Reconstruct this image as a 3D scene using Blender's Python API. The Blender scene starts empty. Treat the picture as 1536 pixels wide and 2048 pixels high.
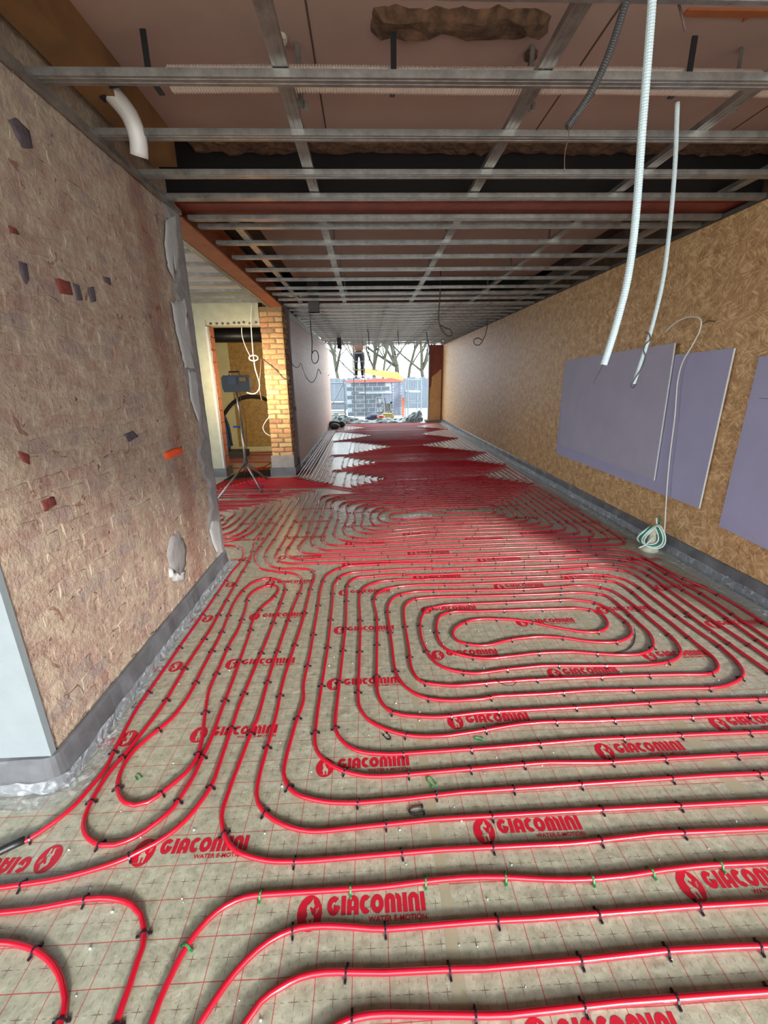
import bpy, bmesh, math, random
from mathutils import Vector, Matrix
random.seed(11)
scene = bpy.context.scene
COL = scene.collection

# ------------------------------------------------------------------ camera
F, H = 855.0, 1.54
PITCH, YAW, ROLL = math.radians(17.22), math.radians(2.06), math.radians(0.88)
_f = Vector((math.sin(YAW) * math.cos(PITCH), math.cos(YAW) * math.cos(PITCH), -math.sin(PITCH)))
_r = Vector((math.cos(YAW), -math.sin(YAW), 0))
_d = _f.cross(_r)
RIGHT = math.cos(ROLL) * _r + math.sin(ROLL) * _d
DOWN = -math.sin(ROLL) * _r + math.cos(ROLL) * _d
EYE = Vector((0, 0, H))
cam_data = bpy.data.cameras.new('camera')
cam_data.sensor_fit = 'VERTICAL'
cam_data.sensor_height = 36.0
cam_data.lens = F / 2048.0 * 36.0
cam_data.clip_start = 0.02
cam_data.clip_end = 300
cam = bpy.data.objects.new('camera', cam_data)
COL.objects.link(cam)
cam.matrix_world = Matrix(((RIGHT.x, -DOWN.x, -_f.x, 0), (RIGHT.y, -DOWN.y, -_f.y, 0), (RIGHT.z, -DOWN.z, -_f.z, H), (0, 0, 0, 1)))
scene.camera = cam

# ------------------------------------------------------------------ world, sun, exposure
world = bpy.data.worlds.new('overcast_sky')
scene.world = world
world.use_nodes = True
_bg = world.node_tree.nodes['Background']
_bg.inputs[0].default_value = (0.84, 0.94, 1.0, 1)
_bg.inputs[1].default_value = 1.0
sun_data = bpy.data.lights.new('hazy_sun', 'SUN')
sun_data.energy = 0.7
sun_data.angle = math.radians(7)
sun_data.color = (1.0, 0.965, 0.91)
sun = bpy.data.objects.new('hazy_sun', sun_data)
COL.objects.link(sun)
sun.rotation_euler = Vector((-0.45, 1.0, -0.395)).to_track_quat('-Z', 'Y').to_euler()
scene.view_settings.view_transform = 'Standard'
scene.view_settings.look = 'None'
scene.view_settings.gamma = 1.0
scene.view_settings.use_curve_mapping = False
scene.view_settings.exposure = 2.95
scene.cycles.max_bounces = 10
scene.cycles.diffuse_bounces = 5
scene.cycles.glossy_bounces = 4
scene.cycles.transparent_max_bounces = 10
scene.cycles.caustics_reflective = False
scene.cycles.caustics_refractive = False
scene.cycles.sample_clamp_indirect = 8.0


def portal(loc, rot, sx, sy):
    """sky portal over an opening of the building: it emits nothing, it only guides the sky light."""
    l = bpy.data.lights.new('sky_portal', 'AREA')
    l.shape = 'RECTANGLE'
    l.size, l.size_y = sx, sy
    l.cycles.is_portal = True
    o = bpy.data.objects.new('sky_portal', l)
    COL.objects.link(o)
    o.location = loc
    o.rotation_euler = rot


portal((1.0, -2.0, 1.3), (math.radians(90), 0, 0), 10.4, 2.6)        # shop front behind the camera, shines to +y
portal((-4.28, 5.4, 1.5), (0, math.radians(-90), 0), 2.0, 2.9)           # side window of the lobby, shines to +x
portal((0.45, 16.05, 1.3), (math.radians(-90), 0, 0), 3.7, 2.7)      # open garden end


# ------------------------------------------------------------------ helpers: photo geometry
def ray(u, v):
    return RIGHT * ((u - 768) / F) + DOWN * ((v - 1024) / F) + _f


def on_z(u, v, z=0.0):
    d = ray(u, v)
    return EYE + d * ((z - H) / d.z)


def on_x(u, v, x):
    d = ray(u, v)
    return EYE + d * (x / d.x)


def on_y(u, v, y):
    d = ray(u, v)
    return EYE + d * (y / d.y)


PR = 0.0085


def W(u, v):
    p = on_z(u, v, PR)
    return (p.x, p.y)


def C(ox, oy, s, pts):
    return [W(ox + x / s, oy + y / s) for x, y in pts]


# ------------------------------------------------------------------ helpers: materials
def S(r, g, b):
    def f(c):
        c /= 255.0
        return c / 12.92 if c <= 0.04045 else ((c + 0.055) / 1.055) ** 2.4
    return (f(r), f(g), f(b), 1.0)


class N:
    """small node-graph writer"""
    def __init__(s, name):
        s.m = bpy.data.materials.new(name)
        s.m.use_nodes = True
        s.t = s.m.node_tree
        s.b = s.t.nodes['Principled BSDF']
        s.out = s.t.nodes['Material Output']

    def new(s, kind, **kw):
        n = s.t.nodes.new(kind)
        for k, v in kw.items():
            setattr(n, k, v)
        return n

    def put(s, sock, v):
        if hasattr(v, 'is_output') or isinstance(v, bpy.types.NodeSocket):
            s.t.links.new(v, sock)
        else:
            sock.default_value = v

    def math(s, op, a, b=0.0, c=0.0, clamp=False):
        n = s.new('ShaderNodeMath', operation=op, use_clamp=clamp)
        for i, v in enumerate((a, b, c)):
            if i < len(n.inputs):
                s.put(n.inputs[i], v)
        return n.outputs[0]

    def pos(s):
        return s.new('ShaderNodeNewGeometry').outputs['Position']

    def obj(s):
        return s.new('ShaderNodeTexCoord').outputs['Object']

    def rnd(s):
        return s.new('ShaderNodeObjectInfo').outputs['Random']

    def xyz(s, v):
        n = s.new('ShaderNodeSeparateXYZ')
        s.put(n.inputs[0], v)
        return n.outputs

    def mapping(s, v, scale=(1, 1, 1), rot=(0, 0, 0), loc=(0, 0, 0)):
        n = s.new('ShaderNodeMapping')
        s.put(n.inputs[0], v)
        n.inputs['Scale'].default_value = scale
        n.inputs['Rotation'].default_value = rot
        n.inputs['Location'].default_value = loc
        return n.outputs[0]

    def noise(s, v, scale, detail=4, rough=0.55, dist=0.0):
        n = s.new('ShaderNodeTexNoise')
        s.put(n.inputs['Vector'], v)
        n.inputs['Scale'].default_value = scale
        n.inputs['Detail'].default_value = detail
        n.inputs['Roughness'].default_value = rough
        n.inputs['Distortion'].default_value = dist
        return n.outputs[0]

    def voronoi(s, v, scale, feature='F1'):
        n = s.new('ShaderNodeTexVoronoi', feature=feature)
        s.put(n.inputs['Vector'], v)
        n.inputs['Scale'].default_value = scale
        return n.outputs

    def ramp(s, f, stops):
        n = s.new('ShaderNodeValToRGB')
        s.put(n.inputs[0], f)
        e = n.color_ramp.elements
        while len(e) > 1:
            e.remove(e[-1])
        e[0].position, e[0].color = stops[0]
        for p, c in stops[1:]:
            x = e.new(p)
            x.color = c
        return n.outputs[0]

    def mix(s, f, a, b):
        n = s.new('ShaderNodeMix', data_type='RGBA')
        s.put(n.inputs[0], f)
        s.put(n.inputs[6], a)
        s.put(n.inputs[7], b)
        return n.outputs[2]

    def bump(s, h, strength=0.4, dist=0.01):
        n = s.new('ShaderNodeBump')
        n.inputs['Strength'].default_value = strength
        n.inputs['Distance'].default_value = dist
        s.put(n.inputs['Height'], h)
        s.put(s.b.inputs['Normal'], n.outputs[0])
        return n.outputs[0]

    def set(s, **kw):
        for k, v in kw.items():
            s.put(s.b.inputs[k.replace('_', ' ')], v)
        return s.m


def plain(name, col, rough=0.6, metal=0.0, var=0.12, scale=12.0, bump=0.0, spec=0.5, bscale=None):
    n = N(name)
    p = n.obj()
    f = n.noise(p, scale, 4)
    lo = tuple(c * (1 - var) for c in col[:3]) + (1,)
    hi = tuple(min(1, c * (1 + var)) for c in col[:3]) + (1,)
    n.set(Base_Color=n.ramp(f, [(0.3, lo), (0.7, hi)]), Roughness=rough, Metallic=metal)
    n.b.inputs['Specular IOR Level'].default_value = spec
    if bump:
        n.bump(n.noise(p, bscale or scale * 3, 5), bump, 0.01)
    return n.m


M = {}


def build_materials():
    # ---- heating pipe
    n = N('red_pipe')
    n.set(Base_Color=S(172, 12, 36), Roughness=0.3)
    n.b.inputs['Coat Weight'].default_value = 0.3
    n.b.inputs['Coat Roughness'].default_value = 0.1
    n.b.inputs['Subsurface Weight'].default_value = 0.0
    M['pipe'] = n.m
    M['sleeve'] = plain('black_sleeve', S(26, 25, 27), 0.45)
    M['clip'] = plain('black_clip', S(38, 24, 34), 0.25, var=0.05)
    M['clip_green'] = plain('green_clip', S(46, 128, 74), 0.35, var=0.05)
    # ---- printed insulation mat
    n = N('printed_mat')
    p = n.pos()
    X, Y, Z = n.xyz(p)

    def cell(a, off):       # distance (m) to nearest 100 mm line
        t = n.math('FRACT', n.math('MULTIPLY', n.math('SUBTRACT', a, off), 10.0))
        return n.math('MULTIPLY', n.math('SUBTRACT', 0.5, n.math('ABSOLUTE', n.math('SUBTRACT', t, 0.5))), 0.1)
    wob = n.math('MULTIPLY', n.math('SUBTRACT', n.noise(p, 5, 2), 0.5), 0.006)
    Xw, Yw = n.math('ADD', X, wob), n.math('ADD', Y, wob)
    dx, dy = cell(Xw, 0.222), cell(Yw, 0.043)
    hx, hy = cell(Xw, 0.272), cell(Yw, 0.093)
    solid = n.math('MAXIMUM', n.math('LESS_THAN', dx, 0.00125), n.math('LESS_THAN', dy, 0.00125))

    def dash(a, half):
        t = n.math('FRACT', n.math('MULTIPLY', a, 50.0))
        return n.math('MULTIPLY', n.math('LESS_THAN', t, 0.52), n.math('LESS_THAN', half, 0.0009))
    dashed = n.math('MAXIMUM', dash(n.math('ADD', Y, 0.004), hx), dash(n.math('ADD', X, 0.004), hy))
    plus = n.math('MULTIPLY', n.math('LESS_THAN', n.math('MAXIMUM', hx, hy), 0.0075), n.math('LESS_THAN', n.math('MINIMUM', hx, hy), 0.0012))
    tick = n.math('MULTIPLY', n.math('LESS_THAN', n.math('MINIMUM', cell(X, 0.247), cell(X, 0.297)), 0.001),
                  n.math('LESS_THAN', n.math('MINIMUM', cell(Y, 0.068), cell(Y, 0.018)), 0.0045))
    g1 = n.noise(p, 26, 5, 0.65)
    g2 = n.noise(p, 2.2, 3)
    base = n.ramp(g1, [(0.28, S(132, 130, 111)), (0.5, S(156, 153, 133)), (0.72, S(176, 173, 153))])
    base = n.mix(n.math('MULTIPLY', n.math('SUBTRACT', g2, 0.42, clamp=True), 1.1), base, S(146, 142, 122))
    base = n.mix(n.math('MULTIPLY', n.math('MAXIMUM', dashed, tick), 0.62), base, S(92, 78, 66))
    base = n.mix(n.math('MULTIPLY', plus, 0.75), base, S(96, 60, 56))
    base = n.mix(n.math('MULTIPLY', solid, 0.82), base, S(158, 36, 48))
    rough = 0.5
    n.b.inputs['Coat Weight'].default_value = 0.8
    n.b.inputs['Coat Roughness'].default_value = 0.1
    n.set(Base_Color=base, Roughness=rough)
    n.b.inputs['Specular IOR Level'].default_value = 0.5
    cr = n.math('ADD', n.math('MULTIPLY', n.noise(p, 34, 4, 0.6), 0.35), n.math('MULTIPLY', n.noise(p, 6, 3, 0.5, 1.2), 1.0))
    n.put(n.b.inputs['Coat Normal'], n.bump(cr, 0.5, 0.012))
    M['mat'] = n.m
    M['print'] = plain('red_print', S(172, 22, 42), 0.45, var=0.04)
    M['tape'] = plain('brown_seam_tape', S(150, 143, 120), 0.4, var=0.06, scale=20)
    # ---- edge strip and clear film
    n = N('grey_foam')
    p = n.obj()
    n.set(Base_Color=n.ramp(n.noise(p, 7, 3), [(0.3, S(82, 82, 85)), (0.7, S(106, 107, 110))]), Roughness=0.35)
    n.bump(n.noise(p, 5, 2, 0.5, 1.0), 0.3, 0.02)
    M['foam'] = n.m
    n = N('clear_film')
    p = n.pos()
    n.set(Base_Color=S(206, 210, 214), Roughness=0.2)
    n.b.inputs['Specular IOR Level'].default_value = 1.0
    cr = n.math('ADD', n.noise(p, 12, 3, 0.6, 1.6), n.math('MULTIPLY', n.noise(p, 40, 2), 0.12))
    n.bump(cr, 0.6, 0.03)
    tr = n.new('ShaderNodeBsdfTransparent')
    tr.inputs[0].default_value = (0.93, 0.94, 0.95, 1)
    mx = n.new('ShaderNodeMixShader')
    lw = n.new('ShaderNodeLayerWeight')
    lw.inputs[0].default_value = 0.35
    fac = n.math('ADD', n.math('MULTIPLY', lw.outputs['Facing'], 0.5), n.math('MULTIPLY', n.math('MULTIPLY', n.math('SUBTRACT', n.noise(p, 14, 3, 0.6, 1.6), 0.5), 4.0, clamp=True), 0.5), clamp=True)
    fac = n.math('ADD', fac, 0.03, clamp=True)
    n.put(mx.inputs[0], fac)
    n.t.links.new(tr.outputs[0], mx.inputs[1])
    n.t.links.new(n.b.outputs[0], mx.inputs[2])
    n.t.links.new(mx.outputs[0], n.out.inputs[0])
    M['film'] = n.m
    # ---- old brick wall with lime residue
    def old_brick(name, random_tint, cream):
        n = N(name)
        p = n.pos()
        a = n.noise(p, 8, 6, 0.65, 0.1)
        b = n.noise(p, 38, 5, 0.7)
        c = n.noise(p, 2.4, 3)
        brick = n.ramp(b, [(0.25, S(136, 96, 86)), (0.5, S(156, 126, 114)), (0.75, S(172, 148, 134))])
        if random_tint:
            r = n.rnd()
            brick = n.mix(n.math('MULTIPLY', r, 0.8), brick, n.ramp(r, [(0.0, S(168, 108, 90)), (0.15, S(160, 130, 112)), (0.5, S(172, 148, 130)), (0.75, S(150, 130, 126)), (1.0, S(142, 128, 124))]))
        lime = n.ramp(b, [(0.3, S(162, 140, 120)), (0.6, S(184, 166, 146)), (0.8, S(198, 182, 162))])
        cov = n.math('ADD', n.math('MULTIPLY', n.math('SUBTRACT', a, 0.45), 3.2), cream, clamp=True)
        col = n.mix(cov, brick, lime)
        grey = n.math('MULTIPLY', n.math('SUBTRACT', n.noise(p, 3.6, 4, 0.6, 0.8), 0.56), 6.0, clamp=True)
        col = n.mix(n.math('MULTIPLY', grey, 0.45), col, S(132, 120, 112))
        hole = n.math('LESS_THAN', n.noise(p, 11, 3, 0.6, 0.8), 0.335)
        col = n.mix(n.math('MULTIPLY', hole, 0.6), col, S(120, 66, 54))
        pit = n.math('LESS_THAN', n.noise(p, 24, 2), 0.27)
        col = n.mix(n.math('MULTIPLY', pit, 0.7), col, S(66, 38, 30))
        # dry dusty band of stripped plaster near the corner
        X, Y, Z = n.xyz(p)
        band = n.math('MULTIPLY', n.math('SUBTRACT', 0.16, n.math('ABSOLUTE', n.math('SUBTRACT', n.math('ADD', Y, n.math('MULTIPLY', c, 0.2)), 3.06))), 9.0, clamp=True)
        col = n.mix(n.math('MULTIPLY', band, 0.42), col, S(128, 70, 56))
        n.set(Base_Color=col, Roughness=0.92)
        n.b.inputs['Specular IOR Level'].default_value = 0.2
        h = n.math('ADD', n.math('MULTIPLY', a, 1.0), n.math('MULTIPLY', b, 0.5))
        h = n.math('SUBTRACT', h, n.math('MULTIPLY', n.math('ADD', hole, pit), 0.25))
        n.bump(h, 0.85, 0.02)
        return n.m
    M['oldbrick'] = old_brick('lime_washed_brick', True, 0.30)
    M['oldmortar'] = old_brick('lime_mortar', False, 0.62)
    n = N('pier_brick')
    p = n.pos()
    r = n.rnd()
    b = n.noise(p, 28, 5, 0.7)
    col = n.ramp(r, [(0.0, S(176, 138, 92)), (0.35, S(158, 116, 82)), (0.6, S(184, 152, 108)), (0.8, S(172, 92, 62)), (1.0, S(128, 96, 76))])
    col = n.mix(n.math('MULTIPLY', n.math('SUBTRACT', b, 0.5, clamp=True), 2.0), col, S(206, 184, 142))
    n.set(Base_Color=col, Roughness=0.9)
    n.bump(b, 0.6, 0.015)
    M['pierbrick'] = n.m
    M['piermortar'] = plain('pier_mortar', S(118, 98, 74), 0.95, var=0.2, scale=18, bump=0.6)
    M['hollowbrick'] = plain('orange_hollow_brick', S(178, 108, 76), 0.85, var=0.18, scale=15, bump=0.4)
    # ---- plasters
    M['grey_plaster'] = plain('grey_cement_render', S(134, 128, 126), 0.95, var=0.22, scale=6, bump=0.7)
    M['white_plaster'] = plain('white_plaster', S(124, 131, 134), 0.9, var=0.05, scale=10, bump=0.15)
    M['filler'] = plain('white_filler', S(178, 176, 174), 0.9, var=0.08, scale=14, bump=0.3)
    M['door_render'] = plain('beige_render', S(158, 156, 136), 0.9, var=0.09, scale=8, bump=0.25)
    M['orange_paint'] = plain('orange_marking_paint', S(236, 82, 30), 0.7, var=0.1, scale=60, bump=0.3)
    M['stone'] = plain('dark_stone', S(82, 70, 76), 0.85, var=0.3, scale=20, bump=0.6)
    M['red_stone'] = plain('red_brick_chip', S(112, 48, 38), 0.85, var=0.3, scale=20, bump=0.6)
    # ---- OSB
    def osb(name, c0, c1, c2):
        n = N(name)
        p = n.pos()
        X, Y, Z = n.xyz(p)
        cb = n.new('ShaderNodeCombineXYZ')
        n.put(cb.inputs[0], n.math('ADD', X, Y))
        n.put(cb.inputs[1], Z)
        n.put(cb.inputs[2], 0.0)
        q = cb.outputs[0]
        dn = n.new('ShaderNodeMix', data_type='VECTOR')
        dn.inputs[0].default_value = 0.018
        nt = n.new('ShaderNodeTexNoise')
        n.put(nt.inputs['Vector'], q)
        nt.inputs['Scale'].default_value = 14
        n.put(dn.inputs[4], q)
        n.put(dn.inputs[5], nt.outputs[1])
        q2 = dn.outputs[1]
        out = None
        for ang, seed, sx, sy in ((0.25, 0.0, 10, 70), (-0.55, 3.7, 9, 62), (0.95, 7.1, 10, 68), (-1.2, 11.3, 11, 74)):
            rot = n.new('ShaderNodeVectorRotate', rotation_type='Z_AXIS')
            n.put(rot.inputs['Vector'], q2)
            rot.inputs['Angle'].default_value = ang
            st = n.mapping(rot.outputs[0], scale=(sx, sy, 1), loc=(seed, seed * 1.7, 0))
            g = n.noise(st, 1.0, 2, 0.5)
            msk = n.noise(n.mapping(q2, loc=(seed * 2.3, seed, 0)), 11.0, 1)
            g = n.math('MULTIPLY', g, n.math('ADD', 0.35, n.math('MULTIPLY', msk, 1.3)))
            out = g if out is None else n.math('MAXIMUM', out, g)
        out = n.math('SUBTRACT', n.math('MULTIPLY', out, 1.15), 0.17)
        col = n.ramp(out, [(0.30, c0), (0.52, c1), (0.72, c2)])
        n.set(Base_Color=col, Roughness=0.55)
        n.bump(out, 0.35, 0.008)
        return n.m
    M['osb'] = osb('oriented_strand_board', S(136, 98, 60), S(178, 138, 93), S(208, 172, 128))
    M['osb_dusty'] = osb('dusty_strand_board', S(182, 148, 134), S(200, 168, 154), S(214, 188, 174))
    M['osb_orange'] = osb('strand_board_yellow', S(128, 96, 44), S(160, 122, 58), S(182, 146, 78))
    M['gypsum'] = plain('mauve_plasterboard', S(152, 148, 174), 0.8, var=0.05, scale=3)
    M['gypsum_grey'] = plain('greyish_plasterboard', S(158, 152, 168), 0.8, var=0.05, scale=3)
    M['gypsum_core'] = plain('plasterboard_core', S(214, 212, 204), 0.9, var=0.05)
    # ---- ceiling
    n = N('galvanised_steel')
    p = n.obj()
    n.set(Base_Color=n.ramp(n.noise(p, 9, 4, 0.7), [(0.3, S(126, 122, 118)), (0.7, S(172, 168, 164))]), Metallic=0.75, Roughness=0.36)
    M['galv'] = n.m
    M['ceil_board'] = plain('pinkish_ceiling_board', S(170, 140, 130), 0.85, var=0.06, scale=3)
    M['ceil_foil'] = plain('silver_faced_insulation', S(206, 198, 198), 0.4, var=0.12, scale=4, bump=0.5)
    M['dark_wood'] = plain('dark_old_timber', S(82, 62, 50), 0.85, var=0.35, scale=9, bump=0.4)
    M['void_black'] = plain('black_void', S(22, 15, 13), 0.9)  # near-black colour standing in for the unlit void above the grid
    M['ply'] = plain('brown_timber', S(132, 94, 58), 0.8, var=0.2, scale=5)
    M['wool'] = plain('mineral_wool', S(100, 72, 54), 1.0, var=0.6, scale=22, bump=1.0)
    n = N('primed_steel')
    p = n.pos()
    n.set(Base_Color=n.ramp(n.noise(p, 6, 5, 0.6), [(0.25, S(108, 42, 30)), (0.6, S(134, 60, 44)), (0.85, S(150, 76, 56))]), Roughness=0.55, Metallic=0.0)
    M['steel_red'] = n.m
    n = N('orange_primed_steel')
    p = n.pos()
    n.set(Base_Color=n.ramp(n.noise(p, 5, 5, 0.6), [(0.25, S(138, 74, 42)), (0.7, S(172, 98, 58))]), Roughness=0.6)
    M['steel_orange'] = n.m
    M['steel_brown'] = plain('brown_steel_post', S(92, 66, 64), 0.5, var=0.15)
    M['white_pvc'] = plain('white_pvc', S(206, 200, 196), 0.4, var=0.04)
    M['cond_white'] = plain('white_conduit', S(184, 195, 198), 0.4, var=0.03)
    M['cable_white'] = plain('white_cable', S(214, 210, 204), 0.45, var=0.03)
    M['duct'] = plain('ribbed_white_duct', S(206, 190, 180), 0.55, var=0.05)
    M['black'] = plain('black_plastic', S(26, 26, 30), 0.45, var=0.1)
    M['darkgrey'] = plain('dark_grey_plastic', S(60, 56, 56), 0.6, var=0.1)
    M['navy'] = plain('dark_blue_plastic', S(44, 50, 72), 0.5, var=0.1)
    M['blue'] = plain('blue_plastic', S(38, 78, 140), 0.4, var=0.1)
    M['green_cable'] = plain('green_cable', S(28, 110, 82), 0.4, var=0.05)
    M['mint_cable'] = plain('pale_mint_cable', S(206, 226, 216), 0.45, var=0.04)
    M['screed'] = plain('cement_dollop', S(196, 190, 166), 0.9, var=0.1, scale=30, bump=0.4)
    M['copper'] = plain('copper_wire', S(120, 92, 78), 0.4, metal=0.6)
    M['concrete'] = plain('concrete_slab', S(128, 122, 112), 0.9, var=0.12, scale=5, bump=0.3)
    M['roof'] = plain('roof_deck', S(90, 84, 80), 0.9)
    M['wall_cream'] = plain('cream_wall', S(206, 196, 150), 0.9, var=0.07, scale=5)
    M['timber'] = plain('pale_timber', S(204, 164, 116), 0.7, var=0.1, scale=6)
    # ---- garden
    n = N('concrete_block')
    p = n.pos()
    n.set(Base_Color=n.mix(n.rnd(), n.ramp(n.noise(p, 14, 4), [(0.3, S(58, 64, 72)), (0.7, S(78, 84, 92))]), S(70, 78, 88)), Roughness=0.95)
    M['block'] = n.m
    M['block_joint'] = plain('pale_mortar', S(120, 128, 134), 0.95)
    M['pale_brick'] = plain('pale_grey_brick', S(88, 92, 106), 0.9, var=0.12, scale=10)
    M['alu'] = plain('aluminium', S(128, 132, 138), 0.35, metal=0.3, var=0.05)
    M['scaffold'] = plain('white_painted_steel', S(84, 98, 106), 0.4, var=0.05)
    M['tarp'] = plain('grey_green_tarpaulin', S(104, 120, 120), 0.45, var=0.25, scale=3)
    M['soil'] = plain('pale_gravel_ground', S(196, 192, 182), 0.95, var=0.2, scale=3, bump=0.5)
    M['fence'] = plain('weathered_fence_board', S(70, 78, 88), 0.85, var=0.15, scale=5)
    M['bark'] = plain('pale_bark', S(56, 56, 44), 0.9, var=0.2, scale=6)
    M['twig'] = plain('bare_twigs', S(54, 58, 56), 0.9, var=0.2)
    M['ivy'] = plain('yellow_green_leaf', S(82, 90, 44), 0.7, var=0.3, scale=2)
    M['yellow'] = plain('yellow_insulation_edge', S(136, 120, 64), 0.8)
    M['orange'] = plain('orange_plastic', S(190, 70, 38), 0.5, var=0.06)
    M['red_edge'] = plain('red_roof_edge', S(150, 62, 52), 0.7)
    M['trouser'] = plain('black_trousers', S(34, 32, 36), 0.9, var=0.2, scale=20)
    M['jacket'] = plain('brown_jacket', S(110, 82, 70), 0.9, var=0.2, scale=14)
    M['skin'] = plain('skin', S(200, 150, 124), 0.6, var=0.05)
    M['hair'] = plain('dark_hair', S(44, 34, 28), 0.7)
    M['shoe'] = plain('grey_brown_shoes', S(112, 88, 84), 0.7)
    n = N('lamp_lens')
    n.set(Base_Color=S(255, 236, 190), Roughness=0.4)
    n.b.inputs['Emission Color'].default_value = S(255, 214, 140)
    n.b.inputs['Emission Strength'].default_value = 10.0
    M['lens'] = n.m


build_materials()

# ------------------------------------------------------------------ helpers: objects
ORG = {}


def link(o, parent=None):
    COL.objects.link(o)
    if parent is not None:
        o.parent = parent
    return o


def tag(o, label=None, cat=None, group=None, kind=None):
    if label:
        o['label'] = label
    if cat:
        o['category'] = cat
    if group:
        o['group'] = group
    if kind:
        o['kind'] = kind
    return o


def empty(name, loc=(0, 0, 0), label=None, cat=None, group=None, kind=None):
    o = bpy.data.objects.new(name, None)
    o.empty_display_size = 0.1
    o.location = loc
    link(o)
    ORG[o] = Vector(loc)
    return tag(o, label, cat, group, kind)


class MB:
    def __init__(s):
        s.v, s.f = [], []

    def add(s, vs, fs):
        k = len(s.v)
        s.v += [tuple(p) for p in vs]
        s.f += [tuple(i + k for i in f) for f in fs]
        return s

    def box(s, x0, x1, y0, y1, z0, z1):
        vs = [(x, y, z) for z in (z0, z1) for y in (y0, y1) for x in (x0, x1)]
        return s.add(vs, [(0, 2, 3, 1), (4, 5, 7, 6), (0, 1, 5, 4), (2, 6, 7, 3), (0, 4, 6, 2), (1, 3, 7, 5)])

    def obox(s, c, sx, sy, sz, R=None):
        R = R or Matrix.Identity(3)
        c = Vector(c)
        vs = [c + R @ Vector((x * sx / 2, y * sy / 2, z * sz / 2)) for z in (-1, 1) for y in (-1, 1) for x in (-1, 1)]
        return s.add(vs, [(0, 2, 3, 1), (4, 5, 7, 6), (0, 1, 5, 4), (2, 6, 7, 3), (0, 4, 6, 2), (1, 3, 7, 5)])

    def bar(s, a, b, w, t=None):
        a, b = Vector(a), Vector(b)
        d = b - a
        R = d.to_track_quat('Z', 'Y').to_matrix()
        return s.obox((a + b) / 2, w, t or w, d.length, R)

    def tube(s, pts, r, n=8, rs=None, closed=False):
        pts = [Vector(p) for p in pts]
        if len(pts) < 2:
            return s
        up = Vector((0, 0, 1))
        vs = []
        prev = None
        m = len(pts)
        for i, p in enumerate(pts):
            t = (pts[min(i + 1, m - 1)] - pts[max(i - 1, 0)])
            if t.length < 1e-9:
                t = Vector((0, 1, 0))
            t.normalize()
            if prev is None:
                a = up if abs(t.z) < 0.9 else Vector((1, 0, 0))
                nrm = (a - t * a.dot(t)).normalized()
            else:
                nrm = prev - t * prev.dot(t)
                if nrm.length < 1e-6:
                    a = up if abs(t.z) < 0.9 else Vector((1, 0, 0))
                    nrm = a - t * a.dot(t)
                nrm.normalize()
            prev = nrm
            bn = t.cross(nrm)
            rr = rs[i] if rs else r
            for k in range(n):
                a = 2 * math.pi * k / n
                vs.append(p + (nrm * math.cos(a) + bn * math.sin(a)) * rr)
        fs = []
        for i in range(m - 1):
            for k in range(n):
                fs.append((i * n + k, i * n + (k + 1) % n, (i + 1) * n + (k + 1) % n, (i + 1) * n + k))
        fs.append(tuple(range(n - 1, -1, -1)))
        fs.append(tuple((m - 1) * n + k for k in range(n)))
        return s.add(vs, fs)

    def cyl(s, a, b, r, n=12, r2=None):
        return s.tube([a, b], r, n, rs=[r, r if r2 is None else r2])

    def sphere(s, c, r, n=10, m=6, sc=(1, 1, 1)):
        c = Vector(c)
        vs = [c + Vector((0, 0, r * sc[2]))]
        for i in range(1, m):
            th = math.pi * i / m
            for k in range(n):
                a = 2 * math.pi * k / n
                vs.append(c + Vector((r * sc[0] * math.sin(th) * math.cos(a), r * sc[1] * math.sin(th) * math.sin(a), r * sc[2] * math.cos(th))))
        vs.append(c - Vector((0, 0, r * sc[2])))
        fs = [(0, 1 + k, 1 + (k + 1) % n) for k in range(n)]
        for i in range(m - 2):
            for k in range(n):
                fs.append((1 + i * n + k, 1 + (i + 1) * n + k, 1 + (i + 1) * n + (k + 1) % n, 1 + i * n + (k + 1) % n))
        last = len(vs) - 1
        b = 1 + (m - 2) * n
        fs += [(b + k, last, b + (k + 1) % n) for k in range(n)]
        return s.add(vs, fs)

    def poly(s, pts):
        return s.add(pts, [tuple(range(len(pts)))])

    def prism(s, pts, ext):
        """polygon pts (3d, in order) extruded by the vector ext"""
        ext = Vector(ext)
        n = len(pts)
        a = [Vector(p) for p in pts]
        b = [p + ext for p in a]
        fs = [tuple(range(n - 1, -1, -1)), tuple(range(n, 2 * n))]
        fs += [(i, (i + 1) % n, n + (i + 1) % n, n + i) for i in range(n)]
        return s.add(a + b, fs)

    def mesh(s, name, mat, org=Vector((0, 0, 0)), smooth=False):
        me = bpy.data.meshes.new(name)
        me.from_pydata([(x - org.x, y - org.y, z - org.z) for x, y, z in s.v], [], s.f)
        if smooth:
            me.polygons.foreach_set('use_smooth', [True] * len(me.polygons))
        me.update()
        if mat is not None:
            me.materials.append(M[mat] if isinstance(mat, str) else mat)
        return me

    def build(s, name, mat, parent=None, smooth=False, at=None):
        """one mesh object; origin at the parent's base, or at `at` when top-level"""
        if parent is not None:
            org = ORG[parent]
        else:
            org = Vector(at) if at is not None else Vector((0, 0, 0))
        o = bpy.data.objects.new(name, s.mesh(name, mat, org, smooth))
        link(o, parent)
        if parent is None:
            o.location = org
        ORG[o] = org
        return o


def inst(me, name, parent, loc, rot=(0, 0, 0), scl=(1, 1, 1)):
    o = bpy.data.objects.new(name, me)
    link(o, parent)
    base = ORG[parent] if parent is not None else Vector((0, 0, 0))
    o.location = Vector(loc) - base
    o.rotation_euler = rot
    o.scale = scl
    return o


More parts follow.
